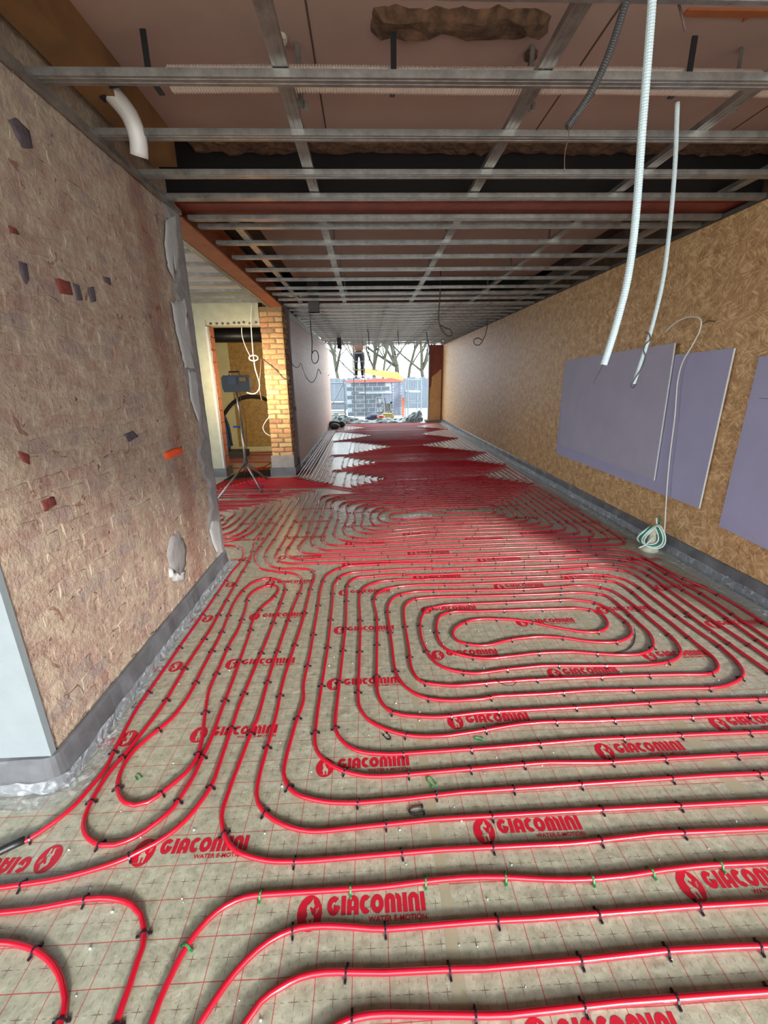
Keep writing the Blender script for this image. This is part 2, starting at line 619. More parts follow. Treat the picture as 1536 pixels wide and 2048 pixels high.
def catmull(pts, step=0.03):
    P = [Vector(p) for p in pts]
    out = []
    n = len(P)
    for i in range(n - 1):
        p0 = P[i - 1] if i else P[i] * 2 - P[i + 1]
        p1, p2 = P[i], P[i + 1]
        p3 = P[i + 2] if i + 2 < n else P[i + 1] * 2 - P[i]
        d1 = max((p1 - p0).length, 1e-4) ** 0.5
        d2 = max((p2 - p1).length, 1e-4) ** 0.5
        d3 = max((p3 - p2).length, 1e-4) ** 0.5
        m1 = ((p1 - p0) / d1 - (p2 - p0) / (d1 + d2) + (p2 - p1) / d2) * d2
        m2 = ((p2 - p1) / d2 - (p3 - p1) / (d2 + d3) + (p3 - p2) / d3) * d2
        k = max(1, min(14, int((p2 - p1).length / step)))
        for j in range(k):
            t = j / k
            t2, t3 = t * t, t * t * t
            out.append(p1 * (2 * t3 - 3 * t2 + 1) + m1 * (t3 - 2 * t2 + t) + p2 * (-2 * t3 + 3 * t2) + m2 * (t3 - t2))
    out.append(P[-1])
    return out


def fillet(pts, r, seg=5):
    P = [Vector(p) for p in pts]
    out = [P[0]]
    for i in range(1, len(P) - 1):
        a, b, c = P[i - 1], P[i], P[i + 1]
        d1, d2 = (a - b), (c - b)
        l1, l2 = d1.length, d2.length
        if l1 < 1e-6 or l2 < 1e-6:
            continue
        d1 /= l1
        d2 /= l2
        q = min(r[i] if isinstance(r, (list, tuple)) else r, l1 * 0.49, l2 * 0.49)
        s, e = b + d1 * q, b + d2 * q
        for j in range(seg + 1):
            t = j / seg
            out.append(s * (1 - t) ** 2 + b * 2 * t * (1 - t) + e * t * t)
    out.append(P[-1])
    return out


def ground_poly(name, pts, mat, z0, z1, parent=None):
    return MB().prism([(x, y, z0) for x, y in pts], (0, 0, z1 - z0)).build(name, mat, parent)

# ================================================================== STRUCTURE
XL, XR, ZC, Y0, Y1 = -1.27, 2.74, 2.67, -2.0, 16.0

# ---- floor slab with printed insulation sheets
floor = MB().box(-4.5, 2.9, Y0, Y1, -0.2, -0.012).box(2.9, 6.4, Y0, 1.7, -0.2, -0.012).build('floor', 'concrete')
tag(floor, 'concrete floor covered by printed beige insulation sheets with red grid', kind='structure')
seams = [-3.41, -2.20, -0.99, 0.222, 1.432, 2.72]
for i in range(5):
    y1 = 7.2 if seams[i + 1] < -0.98 else Y1
    MB().box(seams[i], seams[i + 1], Y0, y1, -0.012, 0.0).build('insulation_sheet', 'mat', floor)
MB().box(2.72, 6.2, Y0, 1.6, -0.012, 0.0).build('insulation_sheet', 'mat', floor)
MB().box(-4.4, -1.3, 7.2, 10.2, -0.012, 0.0).build('insulation_sheet', 'mat', floor)
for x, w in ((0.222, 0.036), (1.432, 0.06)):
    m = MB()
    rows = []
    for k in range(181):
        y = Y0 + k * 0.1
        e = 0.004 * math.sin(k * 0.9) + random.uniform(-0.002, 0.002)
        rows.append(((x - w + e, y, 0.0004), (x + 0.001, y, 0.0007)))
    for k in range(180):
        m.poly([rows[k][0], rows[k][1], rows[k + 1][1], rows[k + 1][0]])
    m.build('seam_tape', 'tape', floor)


# ---- printed logo (letters as strokes), shared by all copies
def logo_mesh():
    m = MB()
    z = 0.0009

    def stroke(pts, w):
        P = [Vector((x, y, 0)) for x, y in pts]
        n_ = len(P)
        closed = n_ > 3 and (P[0] - P[-1]).length < 1e-5
        lft, rgt = [], []
        for i in range(n_):
            a = P[i - 1] if i else (P[-2] if closed else P[0])
            c = P[i + 1] if i + 1 < n_ else (P[1] if closed else P[-1])
            d1, d2 = P[i] - a, c - P[i]
            d1 = d1.normalized() if d1.length > 1e-7 else d2.normalized()
            d2 = d2.normalized() if d2.length > 1e-7 else d1
            t_ = (d1 + d2).normalized()
            nn = Vector((-t_.y, t_.x, 0)) * (w / 2 / max(0.5, t_.dot(d1)))
            lft.append(P[i] + nn + Vector((0, 0, z)))
            rgt.append(P[i] - nn + Vector((0, 0, z)))
        for i in range(n_ - 1):
            m.poly([rgt[i], rgt[i + 1], lft[i + 1], lft[i]])

    def arc(cx, cy, rx, ry, a0, a1, n=8):
        return [(cx + rx * math.cos(math.radians(a0 + (a1 - a0) * i / n)), cy + ry * math.sin(math.radians(a0 + (a1 - a0) * i / n))) for i in range(n + 1)]
    hh, w = 0.050, 0.0142
    x, base = 0.052, -0.010
    t, bt = base + hh, base
    q = w / 2

    def I(x):
        stroke([(x + q, bt), (x + q, t)], w)
        return x + w + 0.0035

    def arch(x, wd):
        r = (wd - w) / 2
        stroke([(x + q, bt)] + arc(x + q + r, t - r - q, r, r, 180, 0, 10) + [(x + wd - q, bt)], w)
        return x + wd

    def ring(x, wd, a0, a1):
        stroke(arc(x + wd / 2, (t + bt) / 2, wd / 2 - q, hh / 2 - q, a0, a1, 18), w)
        return x + wd + 0.003
    ring(x, 0.040, 45, 358)                       # G
    stroke([(x + 0.0195, base + hh * 0.44), (x + 0.040 - w, base + hh * 0.44)], w * 0.75)
    x += 0.043
    x = I(x)
    stroke([(x + w, base + 0.016), (x + 0.036 - w, base + 0.016)], w * 0.7)   # A bar
    x = arch(x, 0.036) + 0.003
    x = ring(x, 0.036, 48, 312) - 0.0055          # C
    x = ring(x, 0.040, 0, 360)                    # O
    x = arch(x, 0.033)
    r_ = (0.033 - w) / 2
    x -= w
    stroke(arc(x + q + r_, t - r_ - q, r_, r_, 100, 0, 7) + [(x + 0.033 - q, bt)], w)
    x += 0.033 + 0.0035                           # M
    x = I(x)
    x = arch(x, 0.034) + 0.0035                   # N
    x = I(x)
    xe = x - 0.002
    # emblem: red disc with a kneeling figure left unprinted
    n = 40
    rx, ry = 0.0375, 0.046
    fig = [(-0.020, -0.036), (-0.004, -0.033), (-0.006, -0.022), (-0.010, -0.014), (-0.006, -0.004), (-0.010, 0.008), (-0.009, 0.020), (0.000, 0.027), (0.008, 0.038),
           (0.010, 0.026), (0.014, 0.018), (0.009, 0.012), (0.003, 0.017), (-0.002, 0.014), (0.003, 0.006), (0.006, -0.002), (0.014, -0.009), (0.013, -0.034), (0.008, -0.034), (0.006, -0.016), (0.000, -0.017), (0.002, -0.034)]
    m.poly([(rx * math.cos(2 * math.pi * i / n), ry * math.sin(2 * math.pi * i / n), z) for i in range(n)])
    me = m.mesh('printed_logo', 'print')
    me.materials.append(M['mat'])
    k = len(me.polygons)
    bm = bmesh.new()
    bm.from_mesh(me)
    vs = [bm.verts.new((x_, y_, z + 0.0003)) for x_, y_ in fig]
    f = bm.faces.new(vs)
    f.material_index = 1
    for (a, b) in (((0.020, 0.012), (0.018, -0.004)), ((0.025, 0.014), (0.022, 0.0))):
        f = bm.faces.new([bm.verts.new(p) for p in ((a[0], a[1], z + 0.0003), (a[0] + 0.0015, a[1], z + 0.0003), (b[0] + 0.0015, b[1], z + 0.0003), (b[0], b[1], z + 0.0003))])
        f.material_index = 1
    bmesh.ops.triangulate(bm, faces=[f_ for f_ in bm.faces if len(f_.verts) > 8])
    bm.normal_update()
    bm.to_mesh(me)
    bm.free()
    # tag line in small lettering
    cu = bpy.data.curves.new('tagline', 'FONT')
    cu.body = 'WATER E-MOTION'
    cu.size = 0.0190
    cu.offset = 0.0005
    cu.align_x = 'RIGHT'
    to = bpy.data.objects.new('tagline', cu)
    COL.objects.link(to)
    bpy.context.view_layer.update()
    tm = bpy.data.meshes.new_from_object(to.evaluated_get(bpy.context.evaluated_depsgraph_get()))
    bm = bmesh.new()
    bm.from_mesh(me)
    k = len(bm.verts)
    nv = [bm.verts.new((v.co.x * 1.08 + xe, v.co.y - 0.030, z)) for v in tm.vertices]
    for p in tm.polygons:
        try:
            bm.faces.new([nv[i] for i in p.vertices])
        except ValueError:
            pass
    for f_ in bm.faces:
        if f_.normal.z < 0:
            f_.normal_flip()
    bm.to_mesh(me)
    bm.free()
    bpy.data.objects.remove(to)
    bpy.data.curves.remove(cu)
    bpy.data.meshes.remove(tm)
    return me


LOGO = logo_mesh()
for col, (lx, ly) in enumerate(((-0.805, 0.58), (-0.212, 0.375), (0.378, 0.59), (0.982, 0.388), (1.585, 0.508), (2.19, 0.29))):
    for k in range(12):
        y = ly + 0.51 * k
        if y > 5.6:
            break
        inst(LOGO, 'printed_logo', floor, (lx, y, 0))
for k in range(9):
    inst(LOGO, 'printed_logo', floor, (-1.12, 0.575 + 0.51 * k, 0), (0, 0, math.pi))
    inst(LOGO, 'printed_logo', floor, (-1.71, 0.32 + 0.51 * k, 0), (0, 0, math.pi))

# ---- right wall: OSB sheets
YR = 1.6
wr = MB().box(2.775, 3.05, YR, Y1 + 0.1, -0.2, 3.1).box(3.05, 6.5, YR, YR + 0.2, -0.2, 3.1).build('wall_right', 'dark_wood')
tag(wr, 'long wall clad in oriented strand board', kind='structure')
yy = YR
while yy < Y1:
    y2 = min(yy + 1.247, Y1)
    MB().box(XR, 2.775, yy, y2, -0.01, 2.455).build('board_panel', 'osb', wr)
    MB().box(XR + 0.001, 2.775, yy, y2, 2.4565, 2.69).build('board_panel', 'osb', wr)
    yy += 1.25
# ---- left near wall: brick with lime residue
wl = MB().box(-1.62, XL - 0.014, 1.40, 3.50, -0.05, 2.85).build('wall_left', 'oldmortar')
tag(wl, 'stripped brick wall with lime and plaster residue', kind='structure')


from mathutils import noise as mnoise
m = MB()
NY, NZ = 84, 108
for i in range(NY + 1):
    for j in range(NZ + 1):
        y, z = 1.40 + 2.1 * i / NY, -0.05 + 2.9 * j / NZ
        q = Vector((0.3, y, z))
        h = 0.0045 * mnoise.noise(q * 9.0) + 0.0028 * mnoise.noise(q * 26.0) + 0.005 * mnoise.noise(q * 3.1)
        course = 0.0012 * math.cos((z - 0.05) / 0.0745 * 2 * math.pi) if z < 1.4 else 0.0
        m.v.append((XL - 0.0115 + h + course, y, z))
m.f = [(i * (NZ + 1) + j, (i + 1) * (NZ + 1) + j, (i + 1) * (NZ + 1) + j + 1, i * (NZ + 1) + j + 1) for i in range(NY) for j in range(NZ)]
m.build('lime_coat', 'oldmortar', wl, smooth=True)


def brick_variants(L, Hh, D, n, mat, jit, nx=5, nz=3):
    out = []
    for q in range(n):
        m = MB()
        vs, idx = [], {}
        for i in range(nx):
            for j in range(nz):
                fx, fz = i / (nx - 1) - 0.5, j / (nz - 1) - 0.5
                edge = i in (0, nx - 1) or j in (0, nz - 1)
                dx = random.uniform(-jit, jit)
                dz = random.uniform(-jit, jit)
                out_ = D * (random.uniform(0.45, 0.7) if edge else random.uniform(0.88, 1.08))
                idx[i, j] = len(vs)
                vs.append((out_, fx * L + dx, fz * Hh + dz))
        back = {}
        ring_ = [(i, 0) for i in range(nx)] + [(nx - 1, j) for j in range(1, nz)] + [(i, nz - 1) for i in range(nx - 2, -1, -1)] + [(0, j) for j in range(nz - 2, 0, -1)]
        for k in ring_:
            v = vs[idx[k]]
            back[k] = len(vs)
            vs.append((-0.012, v[1] * 1.02, v[2] * 1.04))
        fs = [(idx[i, j], idx[i + 1, j], idx[i + 1, j + 1], idx[i, j + 1]) for i in range(nx - 1) for j in range(nz - 1)]
        rim = {}
        for k in ring_:
            rim[k] = len(vs)
            vs.append(vs[idx[k]])
        for a, b in zip(ring_, ring_[1:] + ring_[:1]):
            fs.append((rim[a], back[a], back[b], rim[b]))
        m.add(vs, fs)
        out.append(m.mesh('brick', mat, smooth=True))
    return out


BV = brick_variants(0.200, 0.058, 0.0045, 14, 'oldbrick', 0.009)
rest = MB()
row = 0
z = 0.05
nb = 0
while z < 2.66:
    off = 0.0 if row % 2 else 0.107
    y = 1.40 + 0.107 - off
    while y < 3.36:
        me = random.choice(BV)
        if y - 0.1 < 1.38:
            y += 0.215
            continue
        if nb < 296:
            o = inst(me, 'brick', wl, (XL - 0.0105, y, z + random.uniform(-0.004, 0.004)), (random.uniform(-0.03, 0.03), 0, 0), (random.uniform(0.3, 1.15) * (1.0 if z < 1.2 else 0.6), random.uniform(0.84, 1.02), random.uniform(0.82, 1.1)))
            nb += 1
        else:
            R = Matrix.Rotation(random.uniform(-0.03, 0.03), 3, 'X')
            s_ = random.uniform(0.1, 0.45)
            rest.add([Vector((XL - 0.012, y, z)) + R @ Vector((v.co.x * s_, v.co.y, v.co.z)) for v in me.vertices], [tuple(p.vertices) for p in me.polygons])
        y += 0.215
    z += 0.0745
    row += 1
o = rest.build('upper_bricks', 'oldbrick', wl)
tag(o, 'smeared bricks of the upper courses', kind='stuff')


def rough_patch(name, mat, parent, pts, thick, plane_x, jit=0.011, seed=1):
    """irregular dab of plaster on a wall facing +x; pts are (y, z)"""
    rnd = random.Random(seed)
    cy = sum(p[0] for p in pts) / len(pts)
    cz = sum(p[1] for p in pts) / len(pts)
    ring0 = []
    for i, (a, b) in enumerate(pts):
        c = pts[(i + 1) % len(pts)]
        L = math.hypot(c[0] - a, c[1] - b)
        k = max(1, int(L / 0.03))
        for j in range(k):
            t = j / k
            ring0.append((a + (c[0] - a) * t + rnd.uniform(-1, 1) * jit, b + (c[1] - b) * t + rnd.uniform(-1, 1) * jit))
    vs, fs = [], []
    for s_, h in ((1.0, -0.004), (0.93, 0.75), (0.6, 1.0)):
        for (a, b) in ring0:
            vs.append((plane_x + (h if h < 0 else thick * h * rnd.uniform(0.8, 1.15)), cy + (a - cy) * s_, cz + (b - cz) * s_))
    k = len(ring0)
    for L in range(2):
        for i in range(k):
            fs.append((L * k + i, L * k + (i + 1) % k, (L + 1) * k + (i + 1) % k, (L + 1) * k + i))
    vs.append((plane_x + thick, cy, cz))
    for i in range(k):
        fs.append((2 * k + i, 2 * k + (i + 1) % k, 3 * k))
    return MB().add(vs, fs).build(name, mat, parent, smooth=True)


def wl_yz(pts, x=XL):
    return [(p.y, p.z) for p in (on_x(u, v, x) for u, v in pts)]


# corner band of grey cement render, white filler dabs and wall marks
band = MB()
ys0, rows = [], []
for k in range(55):
    z = -0.02 + k * 0.05
    inner = 3.31 + 0.05 * math.sin(k * 0.55) + 0.03 * math.sin(k * 1.7) + random.uniform(-0.025, 0.025)
    rows.append([(XL - 0.016, inner - 0.02, z), (XL + 0.004 + random.uniform(-.003, .003), inner + 0.03, z), (XL + 0.008 + random.uniform(-.004, .004), 3.47, z),
                 (XL + 0.004, 3.505 + random.uniform(-.004, .006), z), (-1.30, 3.515, z), (-1.62, 3.515, z)])
for a, b in zip(rows, rows[1:]):
    for i in range(5):
        band.poly([a[i], a[i + 1], b[i + 1], b[i]])
band.build('corner_render', 'grey_plaster', wl)
for i, pts in enumerate(([(333, 440), (352, 430), (356, 470), (360, 520), (350, 560), (338, 535), (331, 480)], [(345, 605), (372, 598), (385, 680), (392, 740), (372, 735), (352, 650)],
                         [(378, 740), (394, 742), (404, 830), (398, 845), (383, 800)], [(425, 1042), (440, 1040), (447, 1090), (448, 1110), (432, 1100), (420, 1062)])):
    p = [on_x(u, v, XL + 0.01) for u, v in pts]
    rough_patch('filler_dab', 'filler', wl, [(min(q.y, 3.47), q.z) for q in p], 0.003, XL + 0.007, seed=i)
rough_patch('grey_dab', 'grey_plaster', wl, wl_yz([(342, 1075), (358, 1062), (372, 1090), (372, 1130), (360, 1160), (344, 1150), (336, 1110)]), 0.014, XL - 0.004, seed=9)
rough_patch('white_dab', 'filler', wl, wl_yz([(339, 1135), (343, 1146), (358, 1152), (368, 1140), (366, 1160), (350, 1163), (340, 1152)]), 0.022, XL - 0.004, seed=10)
rough_patch('orange_paint_mark', 'orange_paint', wl, wl_yz([(330, 906), (344, 899), (364, 894), (367, 904), (352, 912), (336, 919), (331, 915)]), 0.009, XL - 0.004, jit=0.003, seed=11)
for i, (mt, pts) in enumerate((('stone', [(22, 240), (36, 236), (62, 262), (70, 300), (52, 296), (34, 272)]), ('stone', [(42, 522), (56, 526), (62, 560), (56, 570), (46, 548)]),
                               ('red_stone', [(114, 556), (142, 562), (148, 590), (126, 588)]), ('stone', [(150, 566), (160, 568), (168, 600), (158, 602)]), ('stone', [(178, 576), (190, 574), (196, 604), (186, 606)]),
                               ('red_stone', [(22, 452), (34, 456), (42, 470), (30, 468)]), ('stone', [(206, 552), (222, 556), (224, 570), (212, 564)]), ('red_stone', [(40, 902), (60, 908), (64, 930), (50, 922)]),
                               ('red_stone', [(86, 1000), (112, 992), (116, 1008), (96, 1022)]), ('stone', [(250, 868), (268, 862), (280, 872), (262, 884)]))):
    rough_patch('chipped_stone', mt, wl, wl_yz(pts), 0.006, XL - 0.008, jit=0.003, seed=20 + i)
# white plastered end of that wall, facing the camera
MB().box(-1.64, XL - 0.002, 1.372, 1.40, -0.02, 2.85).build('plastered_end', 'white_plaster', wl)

# ---- outer walls, roof, back
wb = MB().box(-4.7, -4.3, Y0, 3.95, -0.2, 3.1).box(-4.7, -4.3, 6.85, 10.6, -0.2, 3.1).box(-4.7, -4.3, 3.95, 6.85, -0.2, 0.5).box(-4.7, -4.3, 3.95, 6.85, 2.5, 3.1).build('wall_side', 'white_plaster')
for y_ in (3.95, 5.37, 6.79):
    MB().box(-4.55, -4.48, y_, y_ + 0.06, 0.5, 2.5).build('window_bar', 'darkgrey', wb)
for z_ in (0.5, 2.44):
    MB().box(-4.55, -4.48, 3.95, 6.85, z_, z_ + 0.06).build('window_bar', 'darkgrey', wb)
tag(wb, 'side wall of the lobby with a wide window', kind='structure')
w2 = MB().box(-4.5, 6.5, Y0 - 0.2, Y0, 2.61, 3.1).box(-4.5, -4.15, Y0 - 0.2, Y0, -0.2, 3.1).box(6.2, 6.5, Y0 - 0.2, YR + 0.2, -0.2, 3.1).build('wall_back', 'white_plaster')
tag(w2, 'piers and header round the open shop front', kind='structure')
# ---- wall with the doorway, pier of old brick
YD = 7.25
wd = MB().box(-4.4, -2.45, YD, YD + 0.30, -0.05, 3.0).box(-2.45, -1.62, YD, YD + 0.30, 2.46, 3.0).build('wall_door', 'door_render')
tag(wd, 'rendered wall around the doorway', kind='structure')
m = MB()                                                       # rough lintel underside
m.box(-2.47, -1.62, YD + 0.01, YD + 0.29, 2.375, 2.46)
lintel = m.build('lintel', 'door_render', wd)
for k in range(9):
    x = -2.36 + k * 0.085 + random.uniform(-.02, .02)
    MB().sphere((x, YD + 0.004, 2.405 + random.uniform(-.01, .01)), 0.022, 8, 5, (1.0, 0.4, 0.8)).build('stone_chip', 'stone', wd)
for k in range(12):                                            # orange hollow bricks of the door reveal
    z0 = 0.14 + k * 0.19
    MB().box(-2.455, -2.425 + random.uniform(-.004, .004), YD + 0.03, YD + 0.285, z0, min(z0 + 0.178, 2.37)).build('hollow_brick', 'hollowbrick', wd)
m = MB()
rows = []
for k in range(48):
    z = 0.13 + k * 0.0475
    rows.append([(-2.46, YD - 0.001, z), (-2.428, YD + 0.0, z), (-2.419, YD + 0.035 + random.uniform(0, 0.05), z)])
for a, b in zip(rows, rows[1:]):
    for i in range(2):
        m.poly([a[i], a[i + 1], b[i + 1], b[i]])
m.build('plaster_edge', 'filler', wd)
pier = MB().box(-1.612, -1.268, YD + 0.012, YD + 0.36, 0.0, 2.63).build('brick_pier', 'piermortar')
tag(pier, 'old yellow brick pier between doorway and steel post', 'pier')
PV = brick_variants(0.200, 0.057, 0.020, 8, 'pierbrick', 0.006)
PH = brick_variants(0.105, 0.057, 0.020, 6, 'pierbrick', 0.005)
z = 0.36
row = 0
while z < 2.6:
    items = ((PV, -1.512, 0.215), (PH, -1.33, 0.115)) if row % 2 else ((PH, -1.558, 0.115), (PV, -1.378, 0.215))
    for var, x, L in items:
        o = inst(random.choice(var), 'brick', pier, (x + random.uniform(-.006, .006), YD + 0.014, z), (random.uniform(-.03, .03), 0, -math.pi / 2), (random.uniform(.45, 1.25), 1, random.uniform(.92, 1.08)))
    for y in ((YD + 0.13, YD + 0.28) if row % 2 else (YD + 0.09, YD + 0.26)):
        inst(random.choice(PH), 'brick', pier, (-1.27, y, z), (random.uniform(-.03, .03), 0, 0), (1, 1.0, 1))
    z += 0.0775
    row += 1
rows = []
m = MB()
m.box(-1.634, -1.252, YD - 0.012, YD + 0.37, 0.1, 0.34)
m.build('cement_base', 'grey_plaster', pier)
# ---- long partition on the left with steel post and rail
wp = MB().box(-1.45, -1.30, 7.62, 15.95, -0.05, 2.66).build('wall_partition', 'dark_wood')
tag(wp, 'long partition clad in dusty pinkish strand board', kind='structure')
yy = 7.62
while yy < 15.9:
    y2 = min(yy + 2.497, 15.95)
    for z0, z1 in ((-0.01, 1.25), (1.253, 2.2), (2.203, 2.6)):
        MB().box(-1.30, XL, yy, y2, z0, z1).build('board_panel', 'osb_dusty', wp)
    yy += 2.5
MB().box(-1.31, XL + 0.012, 7.62, 15.9, 2.56, 2.665).build('wall_rail', 'galv', wp)
post = empty('steel_post', (-1.25, 7.62, 0), 'dark brown steel post between brick pier and long partition', 'post')
MB().box(-1.30, -1.215, 7.56, 7.66, 0.01, 2.64).build('flange', 'steel_brown', post)
MB().box(-1.245, -1.2, 7.55, 7.575, 1.05, 1.12).build('bracket', 'black', post)
MB().box(-1.245, -1.205, 7.55, 7.575, 0.12, 0.26).build('bracket', 'black', post)
MB().box(-1.29, -1.2, 7.54, 7.68, 0, 0.012).build('foot_plate', 'steel_brown', post)
# ---- room behind the doorway
wk = MB().box(-4.4, -1.45, 10.0, 10.3, -0.05, 3.1).build('wall_kitchen', 'wall_cream')
tag(wk, 'cream wall at the back of the lamplit room', kind='structure')
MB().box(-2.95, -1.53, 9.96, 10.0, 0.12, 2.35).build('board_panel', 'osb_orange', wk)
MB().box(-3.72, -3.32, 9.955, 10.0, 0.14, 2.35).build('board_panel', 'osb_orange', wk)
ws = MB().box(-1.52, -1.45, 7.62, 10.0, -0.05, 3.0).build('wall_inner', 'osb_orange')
tag(ws, 'strand board side wall of the lamplit room', kind='structure')
# ---- roof slab
rf = MB().box(-4.7, 3.05, Y0 - 0.25, Y1 + 0.15, 3.1, 3.3).box(3.05, 6.5, Y0 - 0.25, YR + 0.2, 3.1, 3.3).build('roof', 'roof')
tag(rf, 'flat roof deck above the ceiling', kind='structure')
# ---- door foam strips, pier strip
m = MB()
m.box(-1.66, -1.232, YD - 0.035, YD + 0.39, 0.0, 0.135)
o = m.build('edge_strip', 'foam')
tag(o, 'grey foam strip wrapped round the foot of the brick pier', 'foam strip', 'grey foam edge strips')
o = MB().box(-2.75, -2.40, YD - 0.03, YD + 0.33, 0.0, 0.14).build('edge_strip', 'foam')
tag(o, 'grey foam strip round the foot of the doorway jamb', 'foam strip', 'grey foam edge strips')

# ---- end of the room: timber and brick at the right of the opening
we = MB().box(2.27, XR, 15.95, 16.25, 0.10, 2.68).build('wall_end', 'steel_red')
tag(we, 'reddish old wall stub at the open garden end', kind='structure')
pts = [(2.27, 0.1), (2.70, 0.1), (2.70, 1.86), (2.62, 1.83), (2.52, 1.72), (2.42, 1.65), (2.36, 1.60), (2.34, 1.3), (2.29, 1.2)]
MB().prism([(x, 15.935, z) for x, z in pts], (0, 0.02, 0)).build('plaster_layer', 'timber', we)
MB().box(2.15, XR, 15.80, 16.25, 0.0, 0.10).build('sill_block', 'concrete', we)
MB().box(2.245, 2.272, 15.93, 16.2, 0.1, 2.68).build('frame_edge', 'white_plaster', we)
# ---- ground outside
gr = MB().box(-16, 18, Y1, 60, -0.35, -0.12).box(-16, 18, -30, Y0, -0.35, -0.12).box(-30, -4.7, Y0, Y1, -0.35, -0.12).build('ground_garden', 'soil')
tag(gr, 'bare garden ground outside the open end', kind='structure')

# ================================================================== CEILING
# boards above the metal grid
cl = MB().box(-1.10, 3.0, Y0, 3.12, 2.95, 2.98).box(3.0, 6.3, Y0, 1.6, 2.95, 2.98).build('ceiling', 'ceil_board')
tag(cl, 'pinkish ceiling boards above the metal grid', kind='structure')
MB().box(-0.98, 2.45, 3.85, 6.75, 2.93, 2.96).build('ceiling_board', 'ceil_board', cl)
for (x0, x1, y0, y1) in ((-4.4, -1.10, Y0, 3.6), (-1.6, -0.98, 3.85, 7.4), (2.45, 3.0, 3.85, 7.4), (-1.6, 3.0, 3.12, 3.85), (-1.6, 3.0, 6.75, 7.4)):
    MB().box(x0, x1, y0, y1, 3.02, 3.06).build('timber_deck', 'dark_wood', cl)
MB().box(-1.24, -1.10, Y0, 3.12, 2.78, 3.06).build('edge_timber', 'ply', cl)
MB().box(-1.55, 2.77, 3.375, 3.395, 2.735, 3.02).build('void_sheet', 'void_black', cl)  # upright black sheet added so the gap before the beam reads as dark
for x in (-0.2, 1.05, 2.25):                                       # board joints
    MB().box(x, x + 0.008, Y0, 3.12, 2.948, 2.952).build('board_joint', 'dark_wood', cl)
MB().box(-1.35, 2.95, 7.4, Y1, 2.80, 2.83).build('foil_panel', 'ceil_foil', cl)
MB().box(-4.4, -1.45, 3.6, 7.25, 2.84, 2.87).build('foil_panel', 'ceil_foil', cl)
MB().box(-4.4, -1.45, 7.4, 10.2, 2.84, 2.87).build('dark_deck', 'dark_wood', cl)


def wool(x0, x1, y0, y1, z0, z1, seed):
    r = random.Random(seed)
    m = MB()
    nx, ny = max(2, int((x1 - x0) / 0.05)), max(2, int((y1 - y0) / 0.04))
    vs = []
    for i in range(nx + 1):
        for j in range(ny + 1):
            e = i in (0, nx) or j in (0, ny)
            vs.append((x0 + (x1 - x0) * i / nx + r.uniform(-.008, .008), y0 + (y1 - y0) * j / ny + r.uniform(-.012, .012), (z1 if e else z0) + r.uniform(-.012, .012)))
    m.add(vs, [(i * (ny + 1) + j, (i + 1) * (ny + 1) + j, (i + 1) * (ny + 1) + j + 1, i * (ny + 1) + j + 1) for i in range(nx) for j in range(ny)])
    return m


o = wool(0.055, 0.825, 2.195, 2.37, 2.925, 2.96, 1).build('insulation_batt', 'wool')
tag(o, 'brown mineral wool showing in a ceiling board gap', 'insulation')
o = wool(-1.08, 2.9, 3.13, 3.36, 2.93, 3.0, 2).build('insulation_batt', 'wool')
tag(o, 'long torn strip of brown mineral wool before the steel beam', 'insulation')
o = MB().prism([(1.335, 2.19, 2.942), (1.335, 2.225, 2.942), (1.60, 2.225, 2.942), (1.61, 2.25, 2.942), (1.625, 2.222, 2.942), (2.3, 2.22, 2.942), (2.3, 2.185, 2.942)], (0, 0, 0.008)).build('board_label', 'steel_orange')
tag(o, 'rust orange strip across the ceiling board by the wall', 'strip')


# steel beams
def ibeam(name, a, b, z0, hgt, wid, mat, label):
    o = empty(name, (a[0], a[1], z0), label, 'steel beam', 'primed steel beams under the roof')
    ax = abs(b[0] - a[0]) > abs(b[1] - a[1])

    def part(nm, c0, c1, z_0, z_1):
        m = MB()
        if ax:
            m.box(a[0], b[0], a[1] + c0, a[1] + c1, z_0, z_1)
        else:
            m.box(a[0] + c0, a[0] + c1, a[1], b[1], z_0, z_1)
        m.build(nm, mat, o)
    part('bottom_flange', -wid / 2, wid / 2, z0, z0 + 0.014)
    part('top_flange', -wid / 2, wid / 2, z0 + hgt - 0.014, z0 + hgt)
    part('web', -0.006, 0.006, z0 + 0.014, z0 + hgt - 0.014)
    return o


ibeam('steel_beam', (-1.55, 3.60), (2.775, 3.60), 2.715, 0.24, 0.22, 'steel_red', 'dark red primed steel beam crossing the ceiling grid above the brick corner')
ibeam('steel_beam', (-1.34, 3.52), (-1.34, 7.6), 2.632, 0.22, 0.17, 'steel_orange', 'orange primed steel beam running from brick corner to yellow brick pier')
ibeam('steel_beam', (-1.25, 7.72), (2.775, 7.72), 2.70, 0.2, 0.2, 'steel_red', 'far dark red steel beam crossing above the long partition')

# metal grid
grid = empty('ceiling_frame', (0, 7, ZC), 'galvanised metal ceiling grid of cross channels and carriers', 'ceiling grid')


